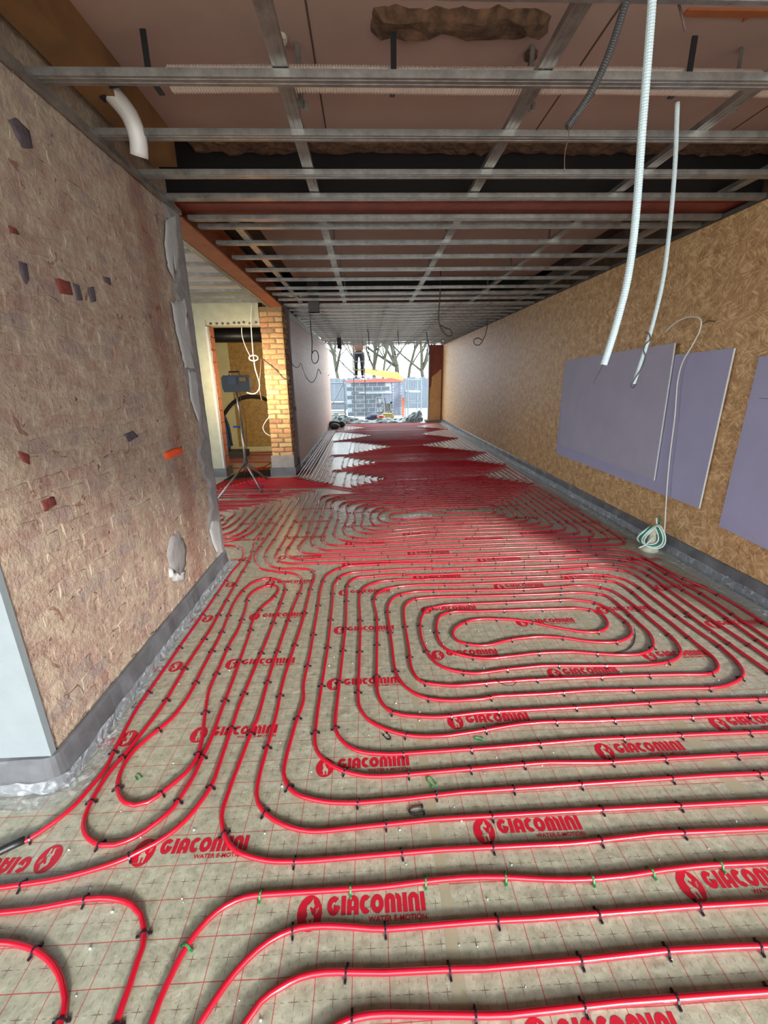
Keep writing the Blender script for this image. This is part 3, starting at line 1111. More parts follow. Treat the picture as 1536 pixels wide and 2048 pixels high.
def channel_mesh(L, w=0.06, h=0.027, t=0.0015, lip=0.006):
    m = MB()
    prof = [(-w / 2 + lip, h), (-w / 2, h), (-w / 2, 0), (w / 2, 0), (w / 2, h), (w / 2 - lip, h)]
    n = len(prof)
    vs = [(0, y, z) for y, z in prof] + [(L, y, z) for y, z in prof] + [(0, y * (1 - t / w * 2), z + t if z < h else z - t) for y, z in prof] + [(L, y * (1 - t / w * 2), z + t if z < h else z - t) for y, z in prof]
    fs = []
    for i in range(n - 1):
        fs.append((i, n + i, n + i + 1, i + 1))
        fs.append((2 * n + i, 2 * n + i + 1, 3 * n + i + 1, 3 * n + i))
    fs += [(0, 2 * n, 3 * n, n), (n - 1, 2 * n - 1, 4 * n - 1, 3 * n - 1)]
    for i in range(n - 1):
        fs += [(i, i + 1, 2 * n + i + 1, 2 * n + i), (n + i, 3 * n + i, 3 * n + i + 1, n + i + 1)]
    m.add(vs, fs)
    # two shallow stiffening ribs on the face
    for y in (-0.012, 0.012):
        m.box(0, L, y - 0.002, y + 0.002, -0.0012, 0.0)
    return m.mesh('cross_channel', 'galv')


CH = channel_mesh(3.99)
CH2 = channel_mesh(2.9)
ys = [-1.5, -1.1, -0.7, -0.3, 0.1, 0.5, 0.92, 1.33, 1.72, 2.135, 2.555, 2.96, 3.285, 3.66, 3.85, 4.27, 4.73, 5.21, 5.67, 6.17, 6.57, 7.0, 7.42, 7.58, 7.95]
y = 8.35
while y < 15.95:
    ys.append(y)
    y += 0.4
for y in ys:
    inst(CH, 'cross_channel', grid, (-1.255, y, ZC + random.uniform(-.003, .003)), (0, 0, random.uniform(-.003, .003)))
for y in (4.05, 4.5, 4.95, 5.4, 5.85, 6.3, 6.75, 7.1):
    inst(CH2, 'cross_channel', grid, (-4.35, y, ZC + 0.0))
for x in (-0.30, 0.74, 1.70, 2.45):
    for y0, y1 in ((Y0, 3.38), (3.75, 7.55)):
        inst(channel_mesh(y1 - y0), 'carrier_channel', grid, (x, y0, ZC + 0.03), (0, 0, math.pi / 2))
inst(channel_mesh(3.6), 'carrier_channel', grid, (-0.98, 3.8, ZC + 0.03), (0, 0, math.pi / 2))
for x in (-0.8, 0.4, 1.5, 2.4):
    inst(channel_mesh(8.0), 'carrier_channel', grid, (x, 7.9, ZC + 0.03), (0, 0, math.pi / 2))
inst(channel_mesh(3.7), 'carrier_channel', grid, (-1.46, 3.6, ZC - 0.04), (0, 0, math.pi / 2))
# wall runners
MB().box(XL + 0.001, XL + 0.032, 1.4, 3.48, 2.645, 2.672).build('wall_runner', 'galv', grid)
MB().box(2.71, 2.739, YR, Y1, 2.665, 2.69).build('wall_runner', 'darkgrey', grid)
hang = MB().box(-0.012, 0.012, -0.002, 0.002, 0, 0.25).box(-0.03, -0.012, -0.012, 0.012, 0, 0.03).box(0.012, 0.03, -0.012, 0.012, 0, 0.03).mesh('hanger', 'galv')
for x in (-0.30, 0.74, 1.70):
    for y in (1.2, 2.4, 4.5, 5.6, 6.6):
        inst(hang, 'hanger', grid, (x + 0.04, y, ZC + 0.045), (0, 0, 0.4))

# ================================================================== HEATING PIPES
CLIP = MB()
# staple: a bowed strap over the pipe with two barbed feet (pipe runs along local y)
arcp = [(-0.014, 0.001), (-0.0125, 0.010), (-0.0085, 0.0172), (0.0, 0.0205), (0.0085, 0.0172), (0.0125, 0.010), (0.014, 0.001)]
vs = []
for x, z in arcp:
    for dx, y in ((1.0, -0.0026), (1.0, 0.0026)):
        vs.append((x, y, z))
for x, z in arcp:
    for y in (-0.0026, 0.0026):
        vs.append((x * 0.82, y, z - (0.003 if z > 0.005 else 0)))
k = len(arcp)
fs = []
for i in range(k - 1):
    a, b = 2 * i, 2 * i + 2
    fs += [(a, a + 1, b + 1, b), (2 * k + a, 2 * k + b, 2 * k + b + 1, 2 * k + a + 1), (a, b, 2 * k + b, 2 * k + a), (a + 1, 2 * k + a + 1, 2 * k + b + 1, b + 1)]
CLIP.add(vs, fs)
CLIP.box(-0.022, -0.011, -0.003, 0.003, 0.0005, 0.006).box(0.011, 0.022, -0.003, 0.003, 0.0005, 0.006)
CLIP_ME = CLIP.mesh('pipe_clip', 'clip')
CLIP_GR = CLIP.mesh('pipe_clip', 'clip_green')


def clips_on(o, path, every, ymax, green=False, ymin=-0.2, xmin=-1.9, limit=296):
    d = random.uniform(0.05, every)
    c = 0
    for a, b in zip(path, path[1:]):
        L = math.hypot(b[0] - a[0], b[1] - a[1])
        while d < L:
            t = d / L
            x, y = a[0] + (b[0] - a[0]) * t, a[1] + (b[1] - a[1]) * t
            if ymin < y < ymax and x > xmin and x < 2.7 and c < limit and not (x < -1.26 and y < 3.55 and y > 1.36):
                ang = math.atan2(b[1] - a[1], b[0] - a[0]) - math.pi / 2 + random.uniform(-.12, .12)
                inst(CLIP_GR if green else CLIP_ME, 'pipe_clip', o, (x, y, 0), (0, 0, ang))
                c += 1
            d += random.uniform(0.72, 1.3) * every
        d -= L


PIPES = []


def pipe(path, label, near=True, every=0.3, ymax=5.0, green=False, group='red underfloor heating pipes', sleeves=()):
    p0 = path[len(path) // 2]
    base = Vector((p0[0], p0[1], 0))
    cleaned = [Vector((path[0][0], path[0][1]))]
    for q in path[1:]:
        q = Vector((q[0], q[1]))
        if (q - cleaned[-1]).length > 0.004:
            cleaned.append(q)
    # drop points on straight runs
    kept = [cleaned[0]]
    for i in range(1, len(cleaned) - 1):
        a, b, c = kept[-1], cleaned[i], cleaned[i + 1]
        d1, d2 = (b - a), (c - b)
        if abs(d1.angle_signed(d2, 0)) > 0.02 or (b - a).length > 0.5:
            kept.append(b)
    kept.append(cleaned[-1])
    lift = [0.0006 * math.sin(i * 1.3) for i in range(len(kept))]
    o = MB().tube([(q.x, q.y, PR + 0.0008 + lift[i]) for i, q in enumerate(kept)], PR, 10 if near else 6).build('heating_pipe', 'pipe', smooth=True, at=base)
    tag(o, label, 'pipe', group)
    if every:
        clips_on(o, kept, every, ymax, green)
    for s in sleeves:
        MB().tube([(x, y, 0.0135) for x, y in s], 0.0135, 8).build('sleeve', 'sleeve', o, smooth=True)['label'] = 'black corrugated sleeve'
    PIPES.append(o)
    return o


def cm(pts):
    return [(p.x, p.y) for p in catmull([(x, y, 0) for x, y in pts], 0.025)]


def fl(pts, r, seg=6):
    return [(p.x, p.y) for p in fillet([(x, y, 0) for x, y in pts], r, seg)]


z8 = lambda pts: C(800, 1060, 3.84, pts)
zR = lambda pts: C(1136, 1060, 3.84, pts)
z4 = lambda pts: C(400, 1000, 2.56, pts)
z4b = lambda pts: C(400, 1400, 2.56, pts)
z42 = lambda pts: C(420, 1060, 3.84, pts)
z1 = lambda pts: C(100, 1300, 3.84, pts)
z9 = lambda pts: C(936, 1000, 2.56, pts)
z9b = lambda pts: C(936, 1400, 2.56, pts)
zB = lambda pts: C(0, 1600, 2.0, pts)
zC = lambda pts: C(768, 1600, 2.0, pts)
z43 = lambda pts: C(430, 920, 7.68, pts)
z6 = lambda pts: C(600, 920, 7.68, pts)

# ---------------- circuit 1, nearest spiral (arcs run top -> left -> bottom, right arcs bottom -> top)
L0 = z8([(1240, 758), (960, 700), (715, 683), (555, 692), (450, 735), (405, 795), (440, 850), (575, 887), (700, 880), (840, 845), (1070, 820), (1250, 828)])
L1 = z8([(1285, 603), (1175, 607), (878, 617), (600, 625), (400, 630), (310, 660), (280, 750), (310, 870), (390, 935), (620, 985), (860, 970)]) + z9([(355, 785), (490, 780)])
L2 = z8([(1285, 537), (1066, 548), (810, 557), (495, 570), (365, 577), (210, 612), (160, 690), (165, 830), (230, 970), (330, 1055), (545, 1100), (870, 1065), (1090, 1045)]) + z9([(480, 848)])
L3 = z8([(1250, 485), (1045, 497), (670, 507), (330, 513), (180, 523), (100, 535), (40, 580), (30, 660)]) + z4([(1068, 750), (1090, 880), (1135, 930), (1285, 950), (1395, 945), (1525, 932)]) + z9([(400, 917)])
L4 = z8([(1250, 437), (970, 455), (640, 463), (300, 467), (95, 477)]) + z4([(1000, 495), (968, 530), (960, 560), (965, 620), (983, 750), (1015, 910), (1105, 995), (1200, 1022), (1290, 1028), (1450, 1018)]) + z9([(150, 1005), (400, 993)])
L5 = z8([(1250, 388), (810, 405), (435, 418)]) + z4([(1125, 435), (1010, 445), (940, 460), (898, 492), (890, 520), (905, 600), (905, 815), (905, 930), (920, 1020), (980, 1085), (1130, 1110), (1250, 1110), (1450, 1088)]) + z9([(420, 1068)])
L6 = z8([(1250, 352), (1040, 360), (700, 370), (210, 378)]) + z4([(1160, 407), (1020, 408), (910, 420), (840, 450), (820, 480), (815, 520), (820, 605), (820, 705), (815, 840), (810, 1005)]) + z4b([(820, 45), (880, 115), (1030, 175), (1130, 187), (1230, 186), (1395, 165)]) + z9([(300, 1145), (480, 1135)])
L7 = z8([(1250, 305), (1063, 318), (574, 332), (45, 347)]) + z4([(1055, 383), (890, 390), (790, 403), (757, 435), (750, 490), (745, 660), (730, 805), (700, 1050)]) + z4b([(700, 30), (697, 160), (780, 250), (930, 278), (1150, 268), (1430, 250)]) + z9b([(400, 220)])
L8 = z8([(1250, 272), (1025, 280), (675, 288), (250, 298)]) + z4([(1190, 350), (950, 360), (745, 380), (690, 425), (680, 460), (678, 515), (670, 620), (652, 770), (630, 905), (597, 1120)]) + z4b([(590, 230), (610, 280), (665, 330), (790, 380), (920, 392), (1105, 378), (1350, 355)]) + z9b([(172, 340), (400, 322)])
L9 = z8([(1250, 232), (970, 236), (600, 252)]) + z4([(1160, 323), (900, 330), (735, 345), (655, 380), (620, 445), (603, 555), (563, 790), (530, 950)]) + z4b([(530, 0), (485, 135), (428, 375), (440, 425), (490, 480), (600, 515), (750, 528), (1005, 512), (1380, 470)]) + z9b([(545, 435)])
R0 = zR([(150, 785), (230, 782), (290, 758), (305, 710), (265, 655), (200, 620), (110, 605), (50, 600)])
R1 = zR([(140, 855), (345, 862), (440, 840), (485, 800), (475, 740), (390, 660), (300, 600), (205, 560), (80, 540)])
R2 = zR([(30, 938), (220, 950), (400, 960), (560, 952), (640, 918), (655, 860), (630, 800), (575, 745), (430, 610), (335, 530), (275, 500), (165, 485), (40, 481)])
R3 = zR([(40, 1042), (440, 1042), (690, 1028), (830, 990), (866, 925), (830, 860), (770, 800), (645, 695), (470, 550), (350, 475), (225, 437), (80, 427)])
R4 = zR([(80, 1138), (465, 1120), (850, 1110), (1080, 1106), (1145, 1075), (1150, 1030), (1110, 975), (975, 865), (800, 720), (625, 590), (465, 455), (360, 400), (230, 385), (60, 383)])
R5 = zR([(155, 1235), (830, 1218), (1155, 1208), (1290, 1165), (1345, 1110), (1320, 1040), (1180, 905), (895, 705), (650, 520), (515, 420), (430, 380), (310, 352), (200, 343), (60, 345)])


def off(bottom, right):
    """off-frame corner between a bottom run and a lengthwise run"""
    (bx, by), (rx, ry) = bottom, right
    return [(rx - 0.16, by), (rx - 0.06, by + 0.012), (rx - 0.01, by + 0.06), (rx, by + 0.14)]


R6a, R6b = zR([(310, 1350), (870, 1315), (1200, 1308)]), zR([(1520, 1075), (1315, 930), (955, 670), (680, 460), (505, 340), (440, 315), (335, 300), (210, 290), (60, 296)])
R7a, R7b = zR([(105, 1470), (655, 1450), (1140, 1430)]), zR([(1536, 985), (1400, 890), (1085, 680), (820, 495), (640, 360), (505, 290), (330, 262), (60, 268)])
R8a, R8b = z9b([(680, 200), (1095, 180)]), zR([(1536, 902), (1400, 805), (1030, 550), (740, 375), (600, 285), (500, 247), (400, 228), (240, 218), (97, 222)])
R9a, R9b = z9b([(680, 320), (930, 305), (1280, 285)]), zR([(1536, 833), (1465, 785), (1240, 630), (985, 465), (770, 345), (640, 265), (520, 220), (350, 188), (145, 188)])
R10a, R10b = z9b([(1085, 398), (1400, 380)]), zR([(1536, 735), (1290, 575), (1060, 450), (850, 355), (690, 270), (560, 200), (465, 165), (345, 150), (170, 152)])
R6 = R6a + off(R6a[-1], R6b[0]) + R6b
R7 = R7a + off(R7a[-1], R7b[0]) + R7b
R8 = R8a + off(R8a[-1], R8b[0]) + R8b
R9 = R9a + off(R9a[-1], R9b[0]) + R9b
R10 = R10a + off(R10a[-1], R10b[0]) + R10b
# sleeves in the doorway: 16 pipes pass through
NS = 16


def door_end(s):
    x, y = -2.34 + 0.043 * s, 6.87 + 0.017 * s
    return (x, y), (x + 0.03, y + 0.30), (x + 0.07, y + 0.62), (x + 0.13, y + 0.95)


def to_door(x_end, row, s):
    """from (x_end,row) left along the row, round the corner and into the doorway"""
    a, b, c, d = door_end(s)
    return [(x_end, row), (a[0] - 0.13, row), (a[0] - 0.11, row + 0.10), a, b, c, d]


def sleeve_of(s):
    a, b, c, d = door_end(s)
    return [(a[0] + (b[0] - a[0]) * t, a[1] + (b[1] - a[1]) * t) for t in (0, 0.5, 1)] + [c]


row_M1, row_M2, row_L10, row_L11 = 6.06, 6.17, 5.93, 5.81
M1 = fl(to_door(-1.3, row_M1, 2)[::-1], 0.12) + cm(z43([(870, 508), (1200, 500), (1330, 500), (1400, 520), (1415, 545), (1400, 590), (1350, 680), (1285, 830), (1200, 975), (1145, 1070), (1075, 1215), (970, 1390)]) + z42([(500, 215), (530, 240), (615, 258), (800, 255), (1000, 250), (1275, 245)]) + z8([(600, 215), (970, 203)]))
M2 = fl(to_door(-1.3, row_M2, 3)[::-1], 0.12) + cm(z43([(860, 466), (1300, 468)]) + z6([(190, 466), (235, 480), (245, 505), (240, 535), (204, 600)]) + z43([(1440, 740), (1375, 890), (1310, 1020), (1245, 1180), (1110, 1370), (1090, 1440)]) + z42([(600, 205), (690, 227), (840, 220), (1210, 207)]) + z8([(520, 185), (970, 170)]))
rv = lambda p: p[::-1]
path1 = cm(M1 + rv(R9) + rv(L8) + rv(R7) + rv(L6) + rv(R5) + rv(L4) + rv(R3) + rv(L2) + rv(R1) + rv(L0) + R0 + L1 + R2 + L3 + R4 + L5 + R6 + L7 + R8 + L9 + R10 + rv(M2))
pipe(path1, 'red heating pipe wound in the nearest spiral round a long oval loop', every=0.31, sleeves=[sleeve_of(2), sleeve_of(3)])

# ---------------- single runs sweeping round the corner of the nearest spiral
ext = lambda p, q, d: [(p[-1][0] + (p[-1][0] - p[-2][0]) / max(1e-6, math.hypot(p[-1][0] - p[-2][0], p[-1][1] - p[-2][1])) * d, p[-1][1] + (p[-1][1] - p[-2][1]) / max(1e-6, math.hypot(p[-1][0] - p[-2][0], p[-1][1] - p[-2][1])) * d)]


def tail_right(p, k):
    """beyond the frame: on to the right wall and round towards the shop front"""
    x, y = p[-1]
    X_ = 2.56 - 0.1 * k
    return [(min(X_ - 0.3, x + 0.35), y), (X_ - 0.12, y - 0.01), (X_ - 0.02, y - 0.07), (X_, y - 0.2), (X_, -0.8), (X_, -1.6)]


r10 = fl(to_door(-1.35, row_L10, 1)[::-1], 0.12)
l10 = z43([(500, 540), (1100, 536), (1230, 545), (1280, 575), (1235, 680), (1130, 850), (940, 1170), (780, 1430)]) + z42([(430, 230), (450, 268), (530, 294), (700, 297), (775, 308), (802, 345), (770, 455), (735, 600), (700, 740)]) + z4([(425, 930), (390, 1100)]) + z4b([(365, 165), (290, 490), (320, 565), (430, 640), (560, 672), (815, 655), (1200, 612)]) + z9b([(150, 592), (700, 560), (1010, 545), (1500, 520)])
pipe(cm(r10 + l10 + tail_right(l10, 0)), 'red heating pipe with an S bend, just outside the nearest spiral', every=0.36, sleeves=[sleeve_of(1)])
r11 = fl(to_door(-1.4, row_L11, 0)[::-1], 0.12)
l11 = z43([(500, 585), (1050, 566), (1130, 580), (1160, 615), (1110, 700), (1030, 840), (890, 1055), (750, 1250), (625, 1440)]) + z42([(350, 240), (390, 296), (515, 322), (655, 338), (705, 375), (705, 430), (650, 570), (605, 680)]) + z4([(358, 890), (290, 1130)]) + z4b([(270, 145), (135, 505), (110, 600), (160, 750), (300, 815), (480, 828), (860, 800), (1225, 768)]) + z9b([(550, 733), (800, 705), (1000, 685), (1380, 670)])
pipe(cm(r11 + l11 + tail_right(l11, 1)), 'red heating pipe, second run outside the nearest spiral, with an S bend', every=0.36, sleeves=[sleeve_of(0)])
a4 = zB([(590, 930), (605, 895), (640, 800), (690, 690), (750, 580), (830, 480), (900, 425), (980, 390), (1060, 378), (1150, 374), (1300, 365)]) + zC([(0, 348), (200, 322), (330, 311), (480, 310), (640, 318), (800, 318), (960, 305), (1120, 280), (1300, 262), (1536, 255)])
pipe(cm(rv(ext(rv(a4), 0, 0.4)) + a4 + tail_right(a4, 2)), 'red heating pipe held down by green clips in front', every=0.24, green=True)
a5 = zB([(800, 895), (860, 800), (940, 690), (1030, 600), (1120, 540), (1200, 512), (1300, 505), (1400, 508)]) + zC([(0, 517), (200, 500), (400, 485), (600, 475), (800, 455), (1000, 440), (1200, 428), (1536, 410)])
pipe(cm(ext(rv(a5), 0, 0.4) + a5 + tail_right(a5, 3)), 'red heating pipe passing just below the nearest complete printed logo', every=0.33)
a6 = zB([(980, 895), (1040, 810), (1120, 750), (1200, 710), (1300, 690), (1400, 688)]) + zC([(0, 690), (200, 680), (400, 675), (600, 660), (800, 640), (1000, 615), (1200, 597), (1400, 588), (1536, 585)])
pipe(cm(ext(rv(a6), 0, 0.4) + a6 + tail_right(a6, 4)), 'red heating pipe, second one in front of the nearest printed logo', every=0.33)
a7 = zB([(1350, 900), (1440, 868), (1536, 857)]) + zC([(200, 860), (330, 862), (500, 860), (700, 840), (900, 815), (1100, 800), (1300, 782), (1536, 770)])
pipe(cm([(a7[0][0] - 0.10, a7[0][1] - 0.06), ] + a7 + tail_right(a7, 5)), 'red heating pipe lowest in the picture, nearest to the camera', every=0.33)
# ---------------- left side loops
a1 = zB([(-200, 590), (0, 570), (70, 577), (150, 605), (215, 660), (250, 730), (262, 800), (255, 850), (240, 895)])
pipe(cm(a1 + ext(a1, 0, 0.35)), 'short red heating pipe bend in the bottom left corner', every=0.22)
a2 = zB([(-200, 480), (0, 452), (100, 442), (200, 425), (300, 405), (400, 393), (470, 398), (530, 420), (565, 460), (577, 520), (570, 590), (545, 660), (520, 740), (490, 820), (465, 895)])
pipe(cm(a2 + ext(a2, 0, 0.35)), 'red heating pipe bending down in front of the reversed printed logo', every=0.25)
a3 = zB([(-200, 385), (0, 352), (100, 338), (200, 322), (300, 300), (400, 272), (500, 235), (560, 205), (620, 175), (700, 120), (770, 50)]) + z1([(1240, 1040), (1300, 880), (1395, 600), (1465, 390)]) + z42([(385, 960), (455, 800), (550, 540), (578, 445), (555, 398), (450, 372), (350, 395), (280, 440), (190, 550), (95, 775), (21, 921)])
a3 += z1([(1175, 135), (1060, 360), (935, 525), (760, 670), (650, 770), (560, 900), (520, 1030), (530, 1110), (580, 1175), (650, 1195), (750, 1170), (900, 1065), (1045, 940), (1120, 840), (1165, 700), (1185, 540), (1220, 320)])
a3 += z42([(40, 1125), (150, 880), (215, 765), (278, 585), (290, 520), (350, 462), (465, 425), (520, 437), (525, 460), (490, 515), (385, 610), (320, 720), (310, 775), (215, 1050)])
a3 += z1([(1310, 480), (1250, 650), (1150, 870), (1080, 1010), (920, 1240), (800, 1340), (650, 1440), (500, 1498), (400, 1500), (300, 1450), (260, 1380), (265, 1290), (330, 1140), (450, 950), (600, 770), (735, 600), (870, 420), (1060, 100)])
a3 += z42([(0, 770), (55, 670), (190, 425), (305, 220), (370, 40)]) + z43([(680, 1150), (840, 915), (980, 740), (1020, 670), (1010, 630), (920, 612), (500, 625), (40, 632)])
pipe(cm(a3 + [(-2.3, 5.70), (-2.9, 5.72)]), 'red heating pipe looping three times along the brick wall', every=0.27)
b3 = z42([(110, 118), (175, 120), (235, 140), (255, 175), (230, 250), (165, 325), (0, 570)]) + z1([(960, 30), (885, 140), (800, 260), (650, 480), (580, 610), (500, 760), (420, 920), (280, 1090), (150, 1230), (0, 1345)]) + zB([(100, 165), (0, 210)])
o = pipe(cm([(-2.2, b3[0][1] + 0.05)] + b3 + ext(b3, 0, 0.5)), 'red heating pipe beside the brick wall with a black sleeve on its end', every=0.33)
sl = zB([(100, 163), (50, 186), (0, 210)])
sl += ext(sl, 0, 0.5)
MB().tube([(x, y, 0.0135) for x, y in sl], 0.0135, 10).build('sleeve', 'sleeve', o, smooth=True)['label'] = 'black corrugated sleeve'
# ---------------- lobby spiral, partly hidden behind the brick corner
P = [z43([(80, 930), (120, 900), (135, 865), (110, 845), (70, 850)]),
     z43([(95, 1000), (200, 910), (290, 840), (300, 810), (250, 785), (170, 770), (60, 770)]),
     z43([(105, 1060), (270, 980), (350, 910), (430, 800), (440, 770), (390, 745), (270, 740), (50, 745)]),
     z43([(115, 1145), (300, 1080), (370, 1010), (540, 830), (620, 750), (625, 722), (570, 708), (50, 715)]),
     z43([(130, 1195), (320, 1160), (490, 1060), (610, 890), (720, 750), (748, 700), (690, 680), (500, 690), (40, 690)]),
     z43([(140, 1250), (390, 1195), (600, 1080), (680, 970), (800, 800), (880, 700), (890, 660), (820, 645), (40, 662)])]
lob = []
for i, p in enumerate(P):
    q = p if i % 2 == 0 else rv(p)
    xl = -2.35 - 0.09 * i
    lob += ([(xl, q[0][1])] if i else [(-2.05, q[0][1])]) + q + [(xl, q[-1][1])]
pipe(cm(lob), 'red heating pipe spiral half hidden behind the brick wall corner', every=0.4)


# ---------------- spirals of the long room
def circuit(lefts, tops, bots, R, n, xm, fr, seg):
    """bifilar spiral: left arcs (top->bottom), right arcs generated; returns one path from free end A to free end B"""
    def right(k, yb, yt):
        return fl([(xm, yb), (R(k), yb), (R(k), yt), (xm, yt)], fr, seg)

    def rt(k):          # right arc k: bottom of left k-1, top of left k+1
        return right(k, bots(k - 1), tops(k + 1))
    ym = (tops(0) + bots(0)) / 2
    nn = fl([(xm, tops(0)), (xm + 0.35, ym), (R(0), ym - 0.03), (R(0) + 0.02, tops(1)), (xm, tops(1))], 0.1, seg)
    order = []
    # strand A from the outside: n (free top) ... down to left 0
    A = []
    k = n
    A.append(rv(rt(n)))                     # free top -> bottom of left n-1
    j = n - 1
    while j >= 0:
        A.append(rv(lefts[j]) if True else None)   # bottom -> top
        if j - 1 >= 0 and j - 2 >= 0:
            A.append(rv(rt(j - 1)))         # top of left j -> bottom of left j-2
        j -= 2
    # A ends at top of left 0 or left 1
    B = []
    B.append(rv(rt(n - 1)))
    j = n - 2
    while j >= 0:
        B.append(rv(lefts[j]))
        if j - 2 >= 0:
            B.append(rv(rt(j - 1)))
        j -= 2
    a = sum(A, [])
    b = sum(B, [])
    zero, one = (a, b) if (n - 1) % 2 == 0 else (b, a)   # zero ends at top of left 0
    return zero + nn + rv(one)


row_q = lambda q: 6.29 + 0.062 * q
# circuit 2
lf = [z6([(1400, 830), (1370, 870), (1440, 905)]), z6([(1330, 770), (1230, 810), (1200, 860), (1230, 920), (1340, 965)]), z6([(1330, 725), (1200, 745), (1095, 800), (1085, 880), (1110, 960), (1200, 1010)]),
      z6([(1180, 690), (1040, 720), (970, 770), (970, 880), (950, 1020), (1050, 1065), (1250, 1085)]), z6([(1130, 670), (980, 690), (870, 730), (840, 780), (850, 920), (815, 1010), (840, 1070), (930, 1110), (1130, 1140)]),
      z6([(1000, 640), (850, 650), (740, 690), (710, 730), (740, 830), (690, 1000), (670, 1090), (710, 1150), (820, 1190), (1100, 1205)]), z6([(850, 625), (720, 640), (640, 670), (595, 720), (590, 900), (530, 1080), (525, 1150), (580, 1210), (740, 1250), (1000, 1258)]),
      z6([(700, 590), (570, 605), (500, 630), (475, 660), (500, 800), (440, 950), (360, 1150), (340, 1200), (370, 1270), (500, 1310), (700, 1318)]), z6([(620, 560), (480, 590), (400, 630), (375, 660), (350, 760), (300, 960), (210, 1160), (180, 1230), (200, 1310), (300, 1360), (430, 1388)]),
      z6([(550, 532), (430, 540), (335, 570), (295, 610), (265, 740), (180, 920), (160, 980), (90, 1200)]) + z43([(1310, 1300), (1290, 1360)]) + z42([(720, 175), (840, 187), (1000, 185)])]
tp = lambda k: 4.97 + 0.098 * k
bt = lambda k: 4.67 - 0.108 * k
lefts = []
for k, p in enumerate(lf):
    x0 = 0.62
    lefts.append(cm([(x0, tp(k))] + [q for q in p if q[0] < x0 - 0.08] + [(x0, bt(k))]))
c2 = circuit(lefts, tp, bt, lambda k: 1.52 + 0.096 * k, 10, 0.62, 0.16, 6)
yA, yB = c2[0][1], c2[-1][1]
endA = fl([(0.62, yA), (-0.1, yA), (-0.55, row_q(1)), ] + to_door(-1.0, row_q(1), 5), 0.12, 5)
endB = fl([(0.62, yB), (-0.15, yB), (-0.6, row_q(0)), ] + to_door(-1.0, row_q(0), 4), 0.12, 5)
if yA < yB:
    endA = fl([(0.62, yA), (-0.15, yA), (-0.6, row_q(0)), ] + to_door(-1.0, row_q(0), 4), 0.12, 5)
    endB = fl([(0.62, yB), (-0.1, yB), (-0.55, row_q(1)), ] + to_door(-1.0, row_q(1), 5), 0.12, 5)
pipe(rv(endA) + c2 + endB, 'red heating pipe wound in the second spiral of the long room', every=0.42, ymax=6.2, sleeves=[sleeve_of(4), sleeve_of(5)])

# circuits 3 to 7: centre line, innermost left/right tips, turns, pitches
specs = [(6.78, 0.25, 1.87, 7, 0.105, 0.092, 0.090, 0.088, 'third'), (8.23, 0.135, 1.96, 7, 0.105, 0.085, 0.085, 0.108, 'fourth'), (10.21, 0.534, 1.355, 10, 0.105, 0.105, 0.098, 0.100, 'fifth'),
         (12.42, 0.077, 1.60, 9, 0.105, 0.095, 0.112, 0.112, 'sixth'), (14.57, -0.07, 1.615, 10, 0.098, 0.095, 0.105, 0.105, 'seventh')]
trans = [(-0.56, -0.64), (-0.72, -0.80), (-0.88, -0.95), (-1.02, -1.08), (-1.14, -1.19)]
for i, (yc, Lt, Rt, n, pl, pr, pb, ptp, word) in enumerate(specs):
    tp = lambda k, yc=yc, ptp=ptp: yc + 0.07 + ptp * k
    bt = lambda k, yc=yc, pb=pb: yc - 0.07 - pb * k
    R = lambda k, Rt=Rt, pr=pr: Rt + pr * k
    xm = (Lt + Rt) / 2
    lefts = []
    for k in range(n):
        lx = max(Lt - pl * k, -1.0)
        wob = [random.uniform(-.008, .008) for _ in range(4)]
        lefts.append(fl([(xm, tp(k)), (lx + wob[0], tp(k) + wob[1]), (lx + wob[2], bt(k) + wob[3]), (xm, bt(k))], 0.17, 5))
    c = circuit(lefts, tp, bt, R, n, xm, 0.14, 5)
    xa, xb = trans[i]
    y0, y1 = c[0][1], c[-1][1]
    qa, qb = 2 + 2 * i, 3 + 2 * i
    inner, outer = (c[0], c[-1]) if y0 < y1 else (c[-1], c[0])
    eI = fl([inner, (xa, inner[1]), (xa, row_q(qa))] + to_door(-1.3, row_q(qa), qa + 4)[1:], 0.14, 5)
    eO = fl([outer, (xb, outer[1]), (xb, row_q(qb))] + to_door(-1.3, row_q(qb), qb + 4)[1:], 0.14, 5)
    path = (rv(eI) + c + eO) if y0 < y1 else (rv(eO) + c + eI)
    pipe(path, 'red heating pipe wound in the %s spiral from the camera, far along the room' % word, near=(i == 0), every=0.5 if i < 2 else 0.0, ymax=9.5, sleeves=[sleeve_of(qa + 4), sleeve_of(qb + 4)])
# pipes in the lamplit room
p = fl([(-3.9, 7.9), (-1.95, 7.95), (-1.9, 8.5), (-3.0, 8.6), (-3.0, 8.9), (-1.8, 9.0), (-1.8, 9.4), (-3.9, 9.4), (-3.9, 9.7), (-1.75, 9.75)], 0.14, 5)
pipe(p, 'red heating pipe snaking over the floor of the lamplit room', near=False, every=0)

